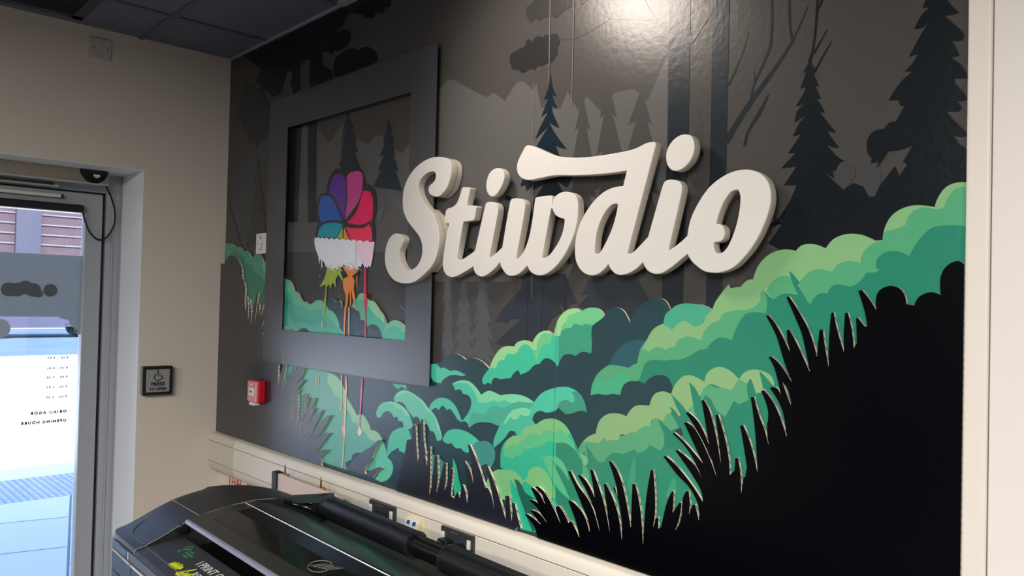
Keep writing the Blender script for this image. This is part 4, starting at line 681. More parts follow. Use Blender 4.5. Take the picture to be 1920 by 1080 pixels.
# ------------------------------------------------------------ trunking
ZT = .966; TR = [(-.0065, ZT), (-.036, ZT), (-.044, ZT-.004), (-.050, ZT-.016), (-.0515, ZT-.032), (-.050, ZT-.0335), (-.050, ZT-.0355), (-.0515, ZT-.037), (-.0515, ZT-.122), (-.050, ZT-.1235), (-.050, ZT-.1255), (-.0515, ZT-.127), (-.050, ZT-.14), (-.040, ZT-.162), (-.034, ZT-.167), (-.0065, ZT-.167)]
def prof_x(bm, prof, x0, x1, mi=0, groove=(), caps=True):
    A = [bm.verts.new((x0, y, z)) for y, z in prof]; B = [bm.verts.new((x1, y, z)) for y, z in prof]; n = len(prof)
    for i in range(n-1):
        fc = bm.faces.new((A[i], A[i+1], B[i+1], B[i])); fc.material_index = 1 if i in groove else mi
    if caps: bm.faces.new(A); bm.faces.new(B[::-1])
tk = empty('dado_trunking', (0, 0, 0)); tag(tk, 'long white plastic cable trunking along the wall below the mural', 'trunking')
bm = bmesh.new(); prof_x(bm, TR, .27, 3.122, 0, (5, 9)); obj('trunking_body', bm, [PVC, PVCG], tk, smooth=True)
bm = bmesh.new(); prof_x(bm, [(y-.0015 if y < -.007 else y, z+(.001 if z > .9 else -.001)) for y, z in TR], .001, .258, 0, (5, 9)); obj('end_section', bm, [mat('pvc_aged', (206, 198, 186), .5), PVCG], tk, smooth=True)
bm = bmesh.new(); prof_x(bm, [(y*1.04+.0003, .8825+(z-.8825)*1.02) for y, z in TR], .2585, .2695, 0, ()); obj('coupler', bm, mat('pvc_coupler', (200, 192, 180), .5), tk)
def double_socket(x0, z1, label, plug):
    t = empty('wall_socket', (x0, -.0515, z1)); tag(t, label, 'socket')
    w, h = .146, .086
    bm = bmesh.new(); box(bm, (0, -.011, -h), (w, 0, 0), 0, .003); obj('socket_plate', bm, PLK, t)
    for cx in (.045, .101):
        bm = bmesh.new()
        for dx, dz, sw, sh in ((0, -.034, .004, .008), (-.011, -.056, .0065, .004), (.011, -.056, .0065, .004)):
            box(bm, (cx+dx-sw/2, -.0118, dz-sh/2), (cx+dx+sw/2, -.0108, dz+sh/2))
        obj('pin_holes', bm, RUB, t)
    for cx in (.014, .132):
        bm = bmesh.new(); box(bm, (cx-.0065, -.0165, -.040), (cx+.0065, -.0105, -.014), 0, .002); obj('rocker_switch', bm, PLW, t)
        bm = bmesh.new(); cyl(bm, (cx, -.0125, -.052), (cx, -.0105, -.052), .003, 12); obj('screw', bm, STEEL, t)
    bm = bmesh.new(); text_mesh(bm, 'SWITCHED', .006, basis((.05, -.0113, -.011), (1, 0, 0), (0, 0, 1))); obj('lettering', bm, PVCG, t)
    if plug:
        p = empty('power_plug', (x0+.040, -.0625, z1-.05)); tag(p, 'black mains plug with green dot in the left half of the far black socket', 'plug')
        bm = bmesh.new(); box(bm, (-.022, -.030, -.024), (.022, -.0002, .022), 0, .008); obj('plug_body', bm, RUB, p)
        bm = bmesh.new(); cyl(bm, (-.008, -.0325, .010), (-.008, -.0295, .010), .007, 16); obj('badge', bm, mat('green_badge', (20, 120, 70), .5), p)
        p = empty('power_plug', (x0+.098, -.0625, z1-.05)); tag(p, 'round black mains plug in the right half of the black socket', 'plug')
        bm = bmesh.new(); cyl(bm, (0, -.036, -.004), (0, -.0002, -.004), .024, 24, 0); cyl(bm, (0, -.04, -.004), (0, -.036, -.004), .016, 24, 0); obj('plug_body', bm, RUB, p)
    return t
double_socket(1.352, .932, 'grey double socket without plugs, nearest the room corner', False)
double_socket(1.738, .931, 'black double socket with two plugs, right of the white data outlet', True)
t = empty('data_outlet', (1.570, -.0515, .930)); tag(t, 'white angled data outlet with two blue network ports between the sockets', 'data outlet')
bm = bmesh.new(); A = [(0, 0, 0), (.09, 0, 0), (.09, 0, -.086), (0, 0, -.086)]
box(bm, (0, -.006, -.086), (.09, 0, 0), 0, .002)
P = [(-.005, -.004), (-.016, -.010), (-.036, -.060), (-.005, -.078)]
vA = [bm.verts.new((.004, y, z)) for y, z in P]; vB = [bm.verts.new((.074, y, z)) for y, z in P]
bm.faces.new(vA); bm.faces.new(vB[::-1])
for i in range(4): bm.faces.new((vA[i], vA[(i+1) % 4], vB[(i+1) % 4], vB[i]))
obj('outlet_body', bm, mat('outlet_cream', (226, 214, 186), .4), t)
for cx in (.022, .052):
    Mx = basis((cx, -.0172, -.013), (1, 0, 0), (0, .371, .928)); b2 = bmesh.new(); box(b2, (-.013, -.03, -.001), (.013, .002, .003), 0); bm = bmesh.new(); merge(bm, b2, 0, Mx); obj('port_module', bm, PLW, t)
    b2 = bmesh.new(); box(b2, (-.007, -.014, .003), (.007, -.002, .0042), 0); bm = bmesh.new(); merge(bm, b2, 0, Mx); obj('network_port', bm, mat('port_blue', (24, 70, 160), .4), t)
# red printed lettering under the trunking
for x, lab in ((.115, 'red outlined word on the wall under the trunking, nearest the room corner'), (.30, 'second red word on the wall under the trunking, right of the first')):
    bm = bmesh.new(); text_mesh(bm, 'LEVEL', .085, basis((x, -.0012, .732), (1, 0, 0), (0, 0, 1)), 0, .0004, .62)
    tag(obj('wall_lettering', bm, mat('red_print', (196, 84, 78), .7)), lab, 'lettering', 'red words under the trunking')
bm = bmesh.new(); box(bm, (.001, -.0008, .3), (3.12, -.0001, .9)); struct('trim_3', bm, mat('dado_white', (222, 210, 200), .6))
# ------------------------------------------------------------ wall plates
t = empty('wall_switch', (.352, 0, 1.777)); tag(t, 'white key switch plate on the dark mural beside the left edge of the frame', 'switch')
bm = bmesh.new(); box(bm, (0, -.0160, 0), (.088, -.0045, .088), 0, .003); obj('switch_plate', bm, PLW, t)
bm = bmesh.new(); cyl(bm, (.044, -.0172, .069), (.044, -.0155, .069), .005, 14); obj('indicator', bm, RUB, t)
bm = bmesh.new(); box(bm, (.030, -.0168, .018), (.056, -.0158, .021)); box(bm, (.053, -.0168, .018), (.056, -.0158, .044)); obj('marking', bm, PVCG, t)
for x in (.018, .066): bm = bmesh.new(); box(bm, (x, -.0168, .040), (x+.004, -.0158, .048)); obj('screw', bm, PVCG, t)
t = empty('blank_plate', (0, -.603, 2.571)); tag(t, 'square white blank plate high on the cream wall above the door', 'wall plate')
bm = bmesh.new(); box(bm, (.0004, 0, 0), (.009, .086, .086), 0, .004); obj('plate', bm, mat('plate_dull', (188, 180, 174), .5), t)
bm = bmesh.new()
box(bm, (.0085, .036, .076), (.0096, .050, .079)); obj('marking', bm, PVCG, t)
for y, z in ((.015, .043), (.071, .043), (.043, .012)): bm = bmesh.new(); cyl(bm, (.008, y, z), (.0098, y, z), .0035, 12); obj('screw', bm, PVCG, t)
t = empty('door_push_pad', (0, -.360, 1.157)); tag(t, 'square black and steel push pad with wheelchair symbol right of the door', 'push pad')
bm = bmesh.new(); box(bm, (.0004, 0, .0), (.030, .124, .124), 0, .006); obj('housing', bm, mat('pad_side', (120, 130, 132), .5), t)
bm = bmesh.new(); box(bm, (.028, -.001, -.001), (.040, .125, .125), 0, .006); obj('bezel', bm, RUB, t)
bm = bmesh.new(); box(bm, (.0385, .013, .013), (.0415, .111, .111), 0, .001); obj('button', bm, mat('pad_steel', (150, 148, 146), .4, metal=.15), t)
bm = bmesh.new(); Mp = lambda y, z: basis((.0418, y, z), (0, 1, 0), (0, 0, 1))
text_mesh(bm, 'PRESS', .021, Mp(.062, .041), 0, .0003, 1.1, 'CENTER', .0011); text_mesh(bm, 'TO OPEN', .0155, Mp(.062, .021), 0, .0003, 1.1, 'CENTER', .0009)
ring = [(.0422, .062+.016*math.cos(a), .078+.016*math.sin(a)) for a in [math.radians(d) for d in range(120, 385, 12)]]
tube(bm, ring, .0019, 6); cyl(bm, (.0422, .060, .102), (.0422, .060, .1085), .0035, 12)
tube(bm, [(.0422, .060, .101), (.0422, .061, .083), (.0422, .074, .083), (.0422, .080, .070), (.0422, .085, .072)], .0015, 6); tube(bm, [(.0422, .061, .093), (.0422, .071, .093)], .0012, 6)
obj('lettering', bm, mat('pad_ink', (26, 28, 44), .5), t)
t = empty('fire_alarm_point', (.405, -.0200, 1.152)); tag(t, 'small red fire alarm unit on the black board below the frame', 'alarm')
bm = bmesh.new(); box(bm, (0, -.030, .0), (.088, 0, .092), 0, .006); obj('housing', bm, REDP, t)
bm = bmesh.new(); box(bm, (.003, -.041, .003), (.085, -.0298, .089), 0, .005); obj('front_cover', bm, mat('cover_pink', (222, 150, 156), .15), t)
bm = bmesh.new(); box(bm, (.020, -.0422, .030), (.068, -.0408, .062), 0, 0); obj('paper_label', bm, PLW, t)
bm = bmesh.new(); text_mesh(bm, 'FIRE', .014, basis((.027, -.0428, .040), (1, 0, 0), (0, 0, 1)), 0, .0003); obj('lettering', bm, RUB, t)
bm = bmesh.new(); cyl(bm, (.044, -.044, .074), (.044, -.0405, .074), .007, 16); obj('indicator', bm, mat('cover_light', (236, 196, 200), .2), t)
bm = bmesh.new(); box(bm, (.014, -.038, -.012), (.062, -.012, .0005), 0, .003); obj('base_tab', bm, PLW, t)
# ------------------------------------------------------------ door
DX = -.28
dr = empty('door_1', (0, 0, 0)); tag(dr, kind='structure')
bm = bmesh.new()
def dbox(b, x0, x1, ya, yb, za, zb, mi=0, bv=.002): box(b, (x0, ya, za), (x1, yb, zb), mi, bv)
dbox(bm, DX-.06, DX, -.437, -.371, 0, 2.045); dbox(bm, DX-.06, DX, -1.62, -.371, 2.045, 2.129); dbox(bm, DX-.06, DX+.012, -.378, -.371, 0, 2.129); dbox(bm, DX-.06, DX+.006, -.412, -.405, 0, 2.04)
obj('door_frame', bm, ALU, dr)
bm = bmesh.new(); dbox(bm, DX-.055, DX-.02, -.455, -.437, 0, 2.045, 0, 0); dbox(bm, DX-.055, DX-.02, -1.62, -.437, 2.036, 2.046, 0, 0); obj('rebate', bm, ALUD, dr)
bm = bmesh.new(); dbox(bm, DX-.045, DX+.002, -.521, -.452, .02, 2.036, 0, .004); dbox(bm, DX-.045, DX+.002, -1.5, -.521, 1.945, 2.036, 0, .004); dbox(bm, DX-.045, DX+.002, -1.5, -.521, .02, .16); dbox(bm, DX-.045, DX+.002, -1.58, -1.49, .02, 2.036)
dbox(bm, DX-.043, DX+.004, -.524, -.519, .16, 1.945, 1, 0)
obj('door_leaf', bm, [ALU, mat('glazing_bead', (180, 186, 190), .3)], dr)
def glass():
    m = bpy.data.materials.new('door_glass'); m.use_nodes = True; nt = m.node_tree; nt.nodes.clear()
    o = nt.nodes.new('ShaderNodeOutputMaterial'); mx = nt.nodes.new('ShaderNodeMixShader'); fr_ = nt.nodes.new('ShaderNodeFresnel'); fr_.inputs[0].default_value = 1.45
    tr = nt.nodes.new('ShaderNodeBsdfTransparent'); tr.inputs[0].default_value = (.93, .96, .98, 1); gl = nt.nodes.new('ShaderNodeBsdfGlossy'); gl.inputs['Roughness'].default_value = .02
    nt.links.new(fr_.outputs[0], mx.inputs[0]); nt.links.new(tr.outputs[0], mx.inputs[1]); nt.links.new(gl.outputs[0], mx.inputs[2]); nt.links.new(mx.outputs[0], o.inputs[0]); return m
def vinyl(name, rgb, trans):
    m = bpy.data.materials.new(name); m.use_nodes = True; nt = m.node_tree; nt.nodes.clear(); c = lin(rgb)+(1,)
    o = nt.nodes.new('ShaderNodeOutputMaterial'); mx = nt.nodes.new('ShaderNodeMixShader'); mx.inputs[0].default_value = trans
    d = nt.nodes.new('ShaderNodeBsdfDiffuse'); d.inputs[0].default_value = c; t_ = nt.nodes.new('ShaderNodeBsdfTranslucent'); t_.inputs[0].default_value = c
    nt.links.new(d.outputs[0], mx.inputs[1]); nt.links.new(t_.outputs[0], mx.inputs[2]); nt.links.new(mx.outputs[0], o.inputs[0]); return m
bm = bmesh.new(); box(bm, (DX-.030, -1.495, .155), (DX-.024, -.519, 1.95)); gp = obj('glass_pane', bm, glass(), dr)
bm = bmesh.new(); box(bm, (DX-.0235, -1.49, 1.485), (DX-.0228, -.524, 1.757)); 
def disc(b, y, z, r_, x=DX-.0232, n=20, mi=0):
    vs_ = [b.verts.new((x, y+r_*math.cos(2*math.pi*k/n), z+r_*math.sin(2*math.pi*k/n))) for k in range(n)]; b.faces.new(vs_).material_index = mi
BUB = ((-.532, 1.475, .022), (-.545, 1.45, .014), (-.528, 1.44, .016), (-.565, 1.478, .012), (-.553, 1.473, .014), (-.583, 1.481, .009), (-.56, 1.457, .009), (-.598, 1.484, .008), (-.578, 1.452, .004), (-.543, 1.428, .004), (-.545, 1.418, .003), (-.528, 1.415, .010))
def union_yz(bm, loops, x):
    L = [[Vector(p) for p in l] for l in loops]; allp = []; ed = []
    for l in L:
        b0 = len(allp); allp += l; ed += [(b0+i, b0+(i+1) % len(l)) for i in range(len(l))]
    v2, _, fs, *_r = geometry.delaunay_2d_cdt(allp, ed, [], 0, 1e-6); nv = {}
    for t in fs:
        c = sum((v2[i] for i in t), Vector((0, 0)))/len(t)
        if not any(winding(c, l) for l in L): continue
        for i in t:
            if i not in nv: nv[i] = bm.verts.new((x, v2[i].x, v2[i].y))
        bm.faces.new([nv[i] for i in t])
bm.free(); bm = bmesh.new()
fv0 = [[(-1.49, 1.485), (-.524, 1.485), (-.524, 1.757), (-1.49, 1.757)]]+[[(y+r_*math.cos(2*math.pi*k/20), z+r_*math.sin(2*math.pi*k/20)) for k in range(20)] for y, z, r_ in BUB]
union_yz(bm, fv0, DX-.0232)
fv = obj('frosted_band', bm, vinyl('frosted_vinyl', (142, 144, 143), .5), gp)
bm = bmesh.new()
union_yz(bm, [[(y+r_*math.cos(2*math.pi*k/20), z+r_*math.sin(2*math.pi*k/20)) for k in range(20)] for y, z, r_ in ((-.645, 1.60, .028), (-.71, 1.60, .030), (-.74, 1.61, .03), (-.77, 1.60, .03), (-.80, 1.6, .03), (-.69, 1.585, .018))], DX-.0224)
obj('bush_print', bm, vinyl('vinyl_dark', (116, 120, 120), .5), gp)
bm = bmesh.new(); Mg = lambda y, z: basis((DX-.0225, y, z), (0, -1, 0), (0, 0, 1))
for i, z in enumerate((1.30, 1.255, 1.215, 1.172, 1.128)): text_mesh(bm, '9:00 - 5:00', .014, Mg(-.566, z), 0, .0001, 1.3, 'LEFT', .0010)
text_mesh(bm, 'ORIAU AGOR', .0165, Mg(-.566, 1.062), 0, .0001, 1.5, 'LEFT', .0015); text_mesh(bm, 'OPENING HOURS', .0165, Mg(-.566, 1.022), 0, .0001, 1.4, 'LEFT', .0015)
box(bm, (DX-.0236, -1.3, .902), (DX-.0228, -.57, .9035)); obj('lettering', bm, mat('vinyl_letters', (30, 34, 42), .6), gp)
ringp = [(DX-.0225, -.563+.008*math.cos(a), 1.418+.008*math.sin(a)) for a in [2*math.pi*k/16 for k in range(17)]]
bm = bmesh.new(); tube(bm, ringp, .0008, 5); cyl(bm, (DX-.0226, -.563, 1.418), (DX-.0220, -.563, 1.418), .003, 10); cyl(bm, (DX-.0226, -.563, 1.427), (DX-.0220, -.563, 1.431), .001, 8); obj('round_mark', bm, PVCG, gp)
# operator, closer bars, cable
t = empty('door_operator', (0, 0, 0)); tag(t, 'long brushed steel automatic door operator under the door head', 'door operator')
bm = bmesh.new(); box(bm, (DX+.001, -1.6, 2.071), (-.17, -.463, 2.1285), 0, .004); obj('cover', bm, STEEL, t)
bm = bmesh.new(); box(bm, (DX+.001, -1.6, 2.0655), (-.163, -.462, 2.0722), 0, .002); obj('lower_lip', bm, PSLV, t)
bm = bmesh.new(); n = 24; ce = (-.521, 2.131); rad = (.058, .060)
arc = [(ce[0]+rad[0]*math.cos(a), min(2.1282, ce[1]+rad[1]*math.sin(a))) for a in [math.pi+math.pi*k/n for k in range(n+1)]]
A_ = [bm.verts.new((-.1695, y, z)) for y, z in arc]; B_ = [bm.verts.new((-.160, ce[0]+(y-ce[0])*.93, ce[1]+(z-ce[1])*.93 if z < 2.12 else z)) for y, z in arc]
bm.faces.new(B_); bm.faces.new(A_)
for i in range(n): bm.faces.new((A_[i], A_[i+1], B_[i+1], B_[i]))
ec = obj('sensor_dome', bm, PGLS, t)
bm = bmesh.new(); box(bm, (-.1602, -.526, 2.100), (-.1590, -.500, 2.109)); box(bm, (-.1602, -.520, 2.095), (-.1590, -.506, 2.098)); obj('brand_label', bm, PLW, ec)
t = empty('door_closer_arm', (0, 0, 0)); tag(t, 'thin grey closer arm directly under the door operator', 'door closer')
bm = bmesh.new(); box(bm, (DX+.0025, -1.4, 2.047), (-.245, -.655, 2.056), 0, .002); box(bm, (DX+.0025, -.658, 2.046), (-.238, -.640, 2.0652), 0, .003); obj('arm', bm, mat('arm_grey', (170, 166, 160), .4), t)
t = empty('door_slide_rail', (0, 0, 0)); tag(t, 'pale slide rail across the door top, above the black sensor bar', 'door rail')
bm = bmesh.new(); box(bm, (DX+.0025, -1.4, 2.004), (-.252, -.627, 2.018), 0, .002); obj('rail', bm, mat('rail_pale', (206, 200, 188), .4), t)
bm = bmesh.new(); box(bm, (DX+.0025, -.627, 2.003), (-.250, -.618, 2.019), 0, .003); obj('end_cap', bm, RUB, t)
t = empty('door_sensor_bar', (0, 0, 0)); tag(t, 'thick black sensor bar across the top of the glass door', 'sensor')
bm = bmesh.new(); box(bm, (DX+.0025, -1.4, 1.948), (-.243, -.536, 1.980), 0, .008); obj('sensor_housing', bm, RUB, t)
bm = bmesh.new(); box(bm, (DX+.0025, -1.4, 1.943), (-.246, -.548, 1.9475), 0, .001); obj('chrome_strip', bm, PSLV, t)
bm = bmesh.new(); tube(bm, smooth_pts([(-.20, -.462, 2.075), (-.20, -.462, 2.066), (-.225, -.432, 2.02), (-.245, -.410, 1.96), (-.25, -.412, 1.90), (-.25, -.440, 1.845), (-.25, -.475, 1.832), (-.25, -.510, 1.862), (-.25, -.530, 1.91), (-.25, -.541, 1.952)], 8), .0042, 8)
tag(obj('door_cable', bm, RUB, smooth=False), 'black looped cable hanging between the door operator and the sensor bar', 'cable')
# ------------------------------------------------------------ large format printer
pr = empty('large_format_printer', (1.29, -.5, 0), math.radians(-1.6)); tag(pr, 'large black wide format plotter standing along the wall under the mural', 'printer')
PX, PY = 1.29, -.5
def pl(bm):   # world-like coordinates -> printer local
    for v in bm.verts: v.co.x -= PX; v.co.y -= PY
    return bm
XL, XR = 1.00, 2.62
# rounded plan left end: loft of stations along x with shrinking profile
TOP = [(-.778, .60), (-.780, .845), (-.779, .872), (-.772, .886), (-.747, .893), (-.70, .912), (-.65, .935), (-.60, .952), (-.52, .966), (-.43, .972), (-.36, .966), (-.29, .95), (-.22, .92), (-.18, .88), (-.17, .82), (-.17, .60)]
bm = bmesh.new(); st = [(0.0, .075), (.008, .052), (.022, .030), (.045, .012), (.075, .003), (.10, 0), (.285, 0)]; rows = []
TOPS = [(p.x, p.y) for p in smooth_pts([(y, z, 0) for y, z in TOP[3:-2]], 4)]; TOPS = TOP[:3]+TOPS+TOP[-2:]
for dx, ins in st:
    row = []
    for y, z in TOPS:
        yc = -.475; k = (abs(y-yc)-ins)/abs(y-yc) if abs(y-yc) > ins else 0
        zz = z-(ins*.12 if z > .8 else 0)
        row.append(bm.verts.new((XL+dx, yc+(y-yc)*max(k, .2), zz)))
    rows.append(row)
for a, b in zip(rows, rows[1:]):
    for i in range(len(TOPS)-1): bm.faces.new((a[i], a[i+1], b[i+1], b[i]))
bm.faces.new(rows[0]); bm.faces.new(rows[-1][::-1])
obj('end_cover', pl(bm), PBLK, pr, smooth=True)
bm = bmesh.new(); prof_x(bm, [(-.78, .60), (-.781, .868), (-.778, .878), (-.772, .884), (-.747, .8905), (-.655, .910), (-.652, .905), (-.652, .86), (-.30, .86), (-.20, .86), (-.17, .82), (-.17, .60)], 1.2865, XR, 0)
obj('front_panel', pl(bm), PBLK, pr)
bm = bmesh.new(); prof_x(bm, [(-.640, .938), (-.636, .946), (-.60, .954), (-.52, .968), (-.44, .972), (-.40, .965), (-.345, .947), (-.335, .940), (-.335, .925), (-.44, .945), (-.6, .930)], 1.289, XR, 0)
obj('top_lid', pl(bm), PLID, pr, smooth=True)
bm = bmesh.new(); prof_x(bm, [(-.6415, .9375), (-.640, .947), (-.634, .9485), (-.630, .9475), (-.630, .937)], 1.2895, XR, 0); obj('lid_trim', pl(bm), mat('lid_trim_lilac', (150, 150, 176), .3, metal=.3), pr)
bm = bmesh.new(); prof_x(bm, [(-.585, .9572), (-.52, .9687), (-.46, .9725), (-.46, .966), (-.585, .950)], 1.36, XR, 0); obj('lid_window', pl(bm), PGLS, pr)
bm = bmesh.new(); tube(bm, [(1.30, -.4685, .9728), (XR, -.4685, .9728)], .0012, 6); obj('window_edge', pl(bm), PSLV, pr)
# slot interior
bm = bmesh.new(); prof_x(bm, [(-.650, .862), (-.650, .905), (-.6485, .905), (-.6485, .868), (-.50, .868), (-.50, .862)], 1.29, XR, 0); obj('output_slot', pl(bm), mat('slot_black', (6, 6, 9), .5), pr)
bm = bmesh.new(); cyl(bm, (1.27, -.648, .925), (1.30, -.648, .925), .012, 16); cyl(bm, (1.285, -.66, .92), (1.30, -.66, .92), .006, 12); obj('lid_hinge', pl(bm), RUB, pr)
# seams on the cap
bm = bmesh.new(); SL = [(y, z) for y, z in TOP if z > .8 and y < -.3]
tube(bm, smooth_pts([(1.288, y, z+.0006) for y, z in SL[1:]], 3), .0011, 6); obj('seam_line', pl(bm), mat('seam_light', (150, 146, 140), .4), pr)
bm = bmesh.new(); tube(bm, [(XL+.035, -.60, .951), (1.287, -.60, .9527)], .0009, 6); obj('seam_line', pl(bm), MC['seam_light'], pr)
bm = bmesh.new(); tube(bm, smooth_pts([(XL+.09, -.64, .939), (XL+.10, -.69, .9165), (XL+.125, -.73, .9015), (XL+.17, -.746, .8945), (1.28, -.747, .8940), (1.32, -.747, .8912), (XR, -.747, .8912)], 5), .0012, 6); obj('crease_line', pl(bm), mat('crease_grey', (96, 92, 98), .4), pr)
# front band, chrome rail, lower drawer fronts, small display
bm = bmesh.new(); box(bm, (XL+.10, -.7825, .851), (XR, -.7795, .875), 0, .001); obj('front_band', pl(bm), PGRY, pr)
bm = bmesh.new(); tube(bm, [(XL+.105, -.783, .846), (1.284, -.785, .846)], .004, 8); tube(bm, [(1.292, -.785, .846), (XR, -.785, .846)], .004, 8); obj('chrome_rail', pl(bm), PSLV, pr)
bm = bmesh.new(); box(bm, (1.17, -.7845, .853), (1.245, -.7822, .873), 0, .001); fw = obj('ink_window', pl(bm), PGLS, pr)
bm = bmesh.new(); box(bm, (1.25, -.7845, .853), (1.262, -.7822, .873), 0, .001); obj('latch', pl(bm), PSLV, pr)
for a, b in ((XL+.10, 1.284), (1.292, 1.95), (1.956, XR)):
    for z0, z1 in ((.79, .838), (.62, .786)):
        bm = bmesh.new(); box(bm, (a, -.784, z0), (b, -.775, z1), 0, .003); obj('drawer_front', pl(bm), mat('drawer_blue_grey', (54, 62, 70), .4), pr)
# body below and legs
bm = bmesh.new(); box(bm, (XL+.06, -.76, .55), (XR-.02, -.19, .61), 0, .01); obj('chassis', pl(bm), PBLK, pr)
for x in (XL+.12, XR-.15):
    bm = bmesh.new(); box(bm, (x, -.50, .06), (x+.05, -.40, .55), 0, .006); box(bm, (x-.01, -.76, .03), (x+.06, -.16, .07), 0, .01); obj('leg', pl(bm), PBLK, pr)
    for y in (-.72, -.20):
        bm = bmesh.new(); cyl(bm, (x+.01, y, .02), (x+.04, y, .02), .02, 16); obj('caster', pl(bm), RUB, pr)
# graphics on the control strip
def on_panel(y): return .8905+(y+.747)*(.0195/.092)+.0006
bm = bmesh.new(); up = (0, 1, .212); Mq = lambda x, y: Matrix.Translation((0, 0, 0)) @ basis((x, y, on_panel(y)), (1, 0, 0), up)
text_mesh(bm, 'I PRINT ON', .033, Mq(1.545, -.703), 0, .0002); text_mesh(bm, 'RECYCLED PAPER', .033, Mq(1.595, -.738), 0, .0002); obj('lettering', pl(bm), mat('ink_white', (220, 214, 206), .5), pr)
bm = bmesh.new(); text_mesh(bm, 'FSC', .013, Mq(1.405, -.703), 0, .0002); text_mesh(bm, 'FOREST', .0085, Mq(1.445, -.684), 0, .0002); text_mesh(bm, 'STEWARDSHIP', .0085, Mq(1.437, -.694), 0, .0002); text_mesh(bm, 'COUNCIL', .0085, Mq(1.447, -.704), 0, .0002)
tr_ = [(1.415, -.690), (1.409, -.678), (1.418, -.668), (1.428, -.664), (1.436, -.672), (1.430, -.682), (1.420, -.683), (1.418, -.690)]
tube(bm, [(x, y, on_panel(y)) for x, y in tr_], .0009, 5); obj('green_mark', pl(bm), mat('ink_green', (52, 150, 84), .5), pr)
bm = bmesh.new()
def scrib(pts, wd):
    for (x0, y0), (x1, y1) in zip(pts, pts[1:]):
        d = Vector((x1-x0, y1-y0)).normalized(); n_ = Vector((-d.y, d.x))*wd
        vv = [bm.verts.new((x, y, on_panel(y)+.0003)) for x, y in ((x0+n_.x, y0+n_.y), (x1+n_.x, y1+n_.y), (x1-n_.x, y1-n_.y), (x0-n_.x, y0-n_.y))]; bm.faces.new(vv)
scrib([(1.477, -0.748), (1.483, -0.730), (1.493, -0.749), (1.499, -0.726), (1.509, -0.749), (1.515, -0.724), (1.523, -0.746), (1.529, -0.728), (1.537, -0.740)], .0045)
scrib([(1.550, -0.752), (1.581, -0.712)], .003); scrib([(1.557, -0.756), (1.565, -0.740), (1.573, -0.756), (1.581, -0.732), (1.589, -0.752), (1.597, -0.730), (1.603, -0.748)], .0045)
obj('yellow_scribble', pl(bm), mat('ink_yellow', (216, 226, 20), .5), pr)
bm = bmesh.new()
for k in range(5): tube(bm, [(1.91+.012*k, -.57+.004*k, .9665), (1.93+.012*k, -.535+.004*k, .9695)], .0012, 5)
tube(bm, [(1.93+.036*math.cos(a), -.553+.026*math.sin(a), .9675+.004*math.sin(a)) for a in [2*math.pi*k/24 for k in range(25)]], .0009, 5)
obj('round_emblem', pl(bm), mat('ink_grey', (130, 128, 122), .4), pr)
# rear roll cover with ribs
RC = (-.222, .934); RR = .036
bm = bmesh.new(); n = 144; ring = []
for k in range(n):
    a = 2*math.pi*k/n; rr = RR
    deg = math.degrees(a)
    if 30 < deg < 134: rr = RR+(.0008 if (k//3) % 2 else -.0018)
    ring.append((RC[0]+rr*math.cos(math.pi-a) if False else RC[0]-rr*math.cos(a)*-1, RC[1]+rr*math.sin(a)))
def rollseg(x0, x1, sc=1.0):
    bm = bmesh.new(); A = [bm.verts.new((x0, RC[0]+(y-RC[0])*sc, RC[1]+(z-RC[1])*sc)) for y, z in ring]; B = [bm.verts.new((x1, RC[0]+(y-RC[0])*sc, RC[1]+(z-RC[1])*sc)) for y, z in ring]
    for i in range(n): bm.faces.new((A[i], A[(i+1) % n], B[(i+1) % n], B[i]))
    bm.faces.new(A); bm.faces.new(B[::-1]); return bm
obj('roll_cover', pl(rollseg(1.335, 1.842)), PROLL, pr)
obj('roll_cover', pl(rollseg(1.995, XR-.05)), PROLL, pr)
obj('roll_core', pl(rollseg(1.842, 1.995, .80)), PGLS, pr)
for xa in (1.842, 1.990):
    bm = bmesh.new(); cyl(bm, (xa, RC[0], RC[1]), (xa+.006, RC[0], RC[1]), RR+.002, 40); obj('chrome_ring', pl(bm), mat('ring_gloss', (60, 60, 62), .12, metal=.6), pr)
bm = bmesh.new(); cyl(bm, (1.315, RC[0], RC[1]), (1.336, RC[0], RC[1]), .034, 36, 0, RR+.003); obj('roll_end', pl(bm), PBLK, pr)
# arm from the hinge to the roll and the dark well between them
bm = bmesh.new(); V = [(1.235, -.345, .955), (1.40, -.222, .975), (1.335, -.190, .970), (1.20, -.28, .948)]
a_ = [bm.verts.new(p) for p in V]; b_ = [bm.verts.new((p[0], p[1], p[2]-.018)) for p in V]; bm.faces.new(a_); bm.faces.new(b_[::-1])
for i in range(4): bm.faces.new((a_[i], a_[(i+1) % 4], b_[(i+1) % 4], b_[i]))
obj('roll_arm', pl(bm), mat('arm_black', (44, 52, 54), .4), pr)
bm = bmesh.new(); tube(bm, smooth_pts([(1.25, -.352, .952), (1.30, -.325, .950), (1.345, -.285, .938), (1.36, -.262, .92)], 6), .006, 8); obj('hinge_spring', pl(bm), PGLS, pr)
bm = bmesh.new(); box(bm, (1.225, -.362, .944), (1.275, -.345, .956), 0, .003); obj('lid_hinge', pl(bm), RUB, pr)
bm = bmesh.new(); box(bm, (1.289, -.334, .84), (XR-.02, -.175, .875), 0, .004); obj('rear_well', pl(bm), MC['slot_black'], pr)
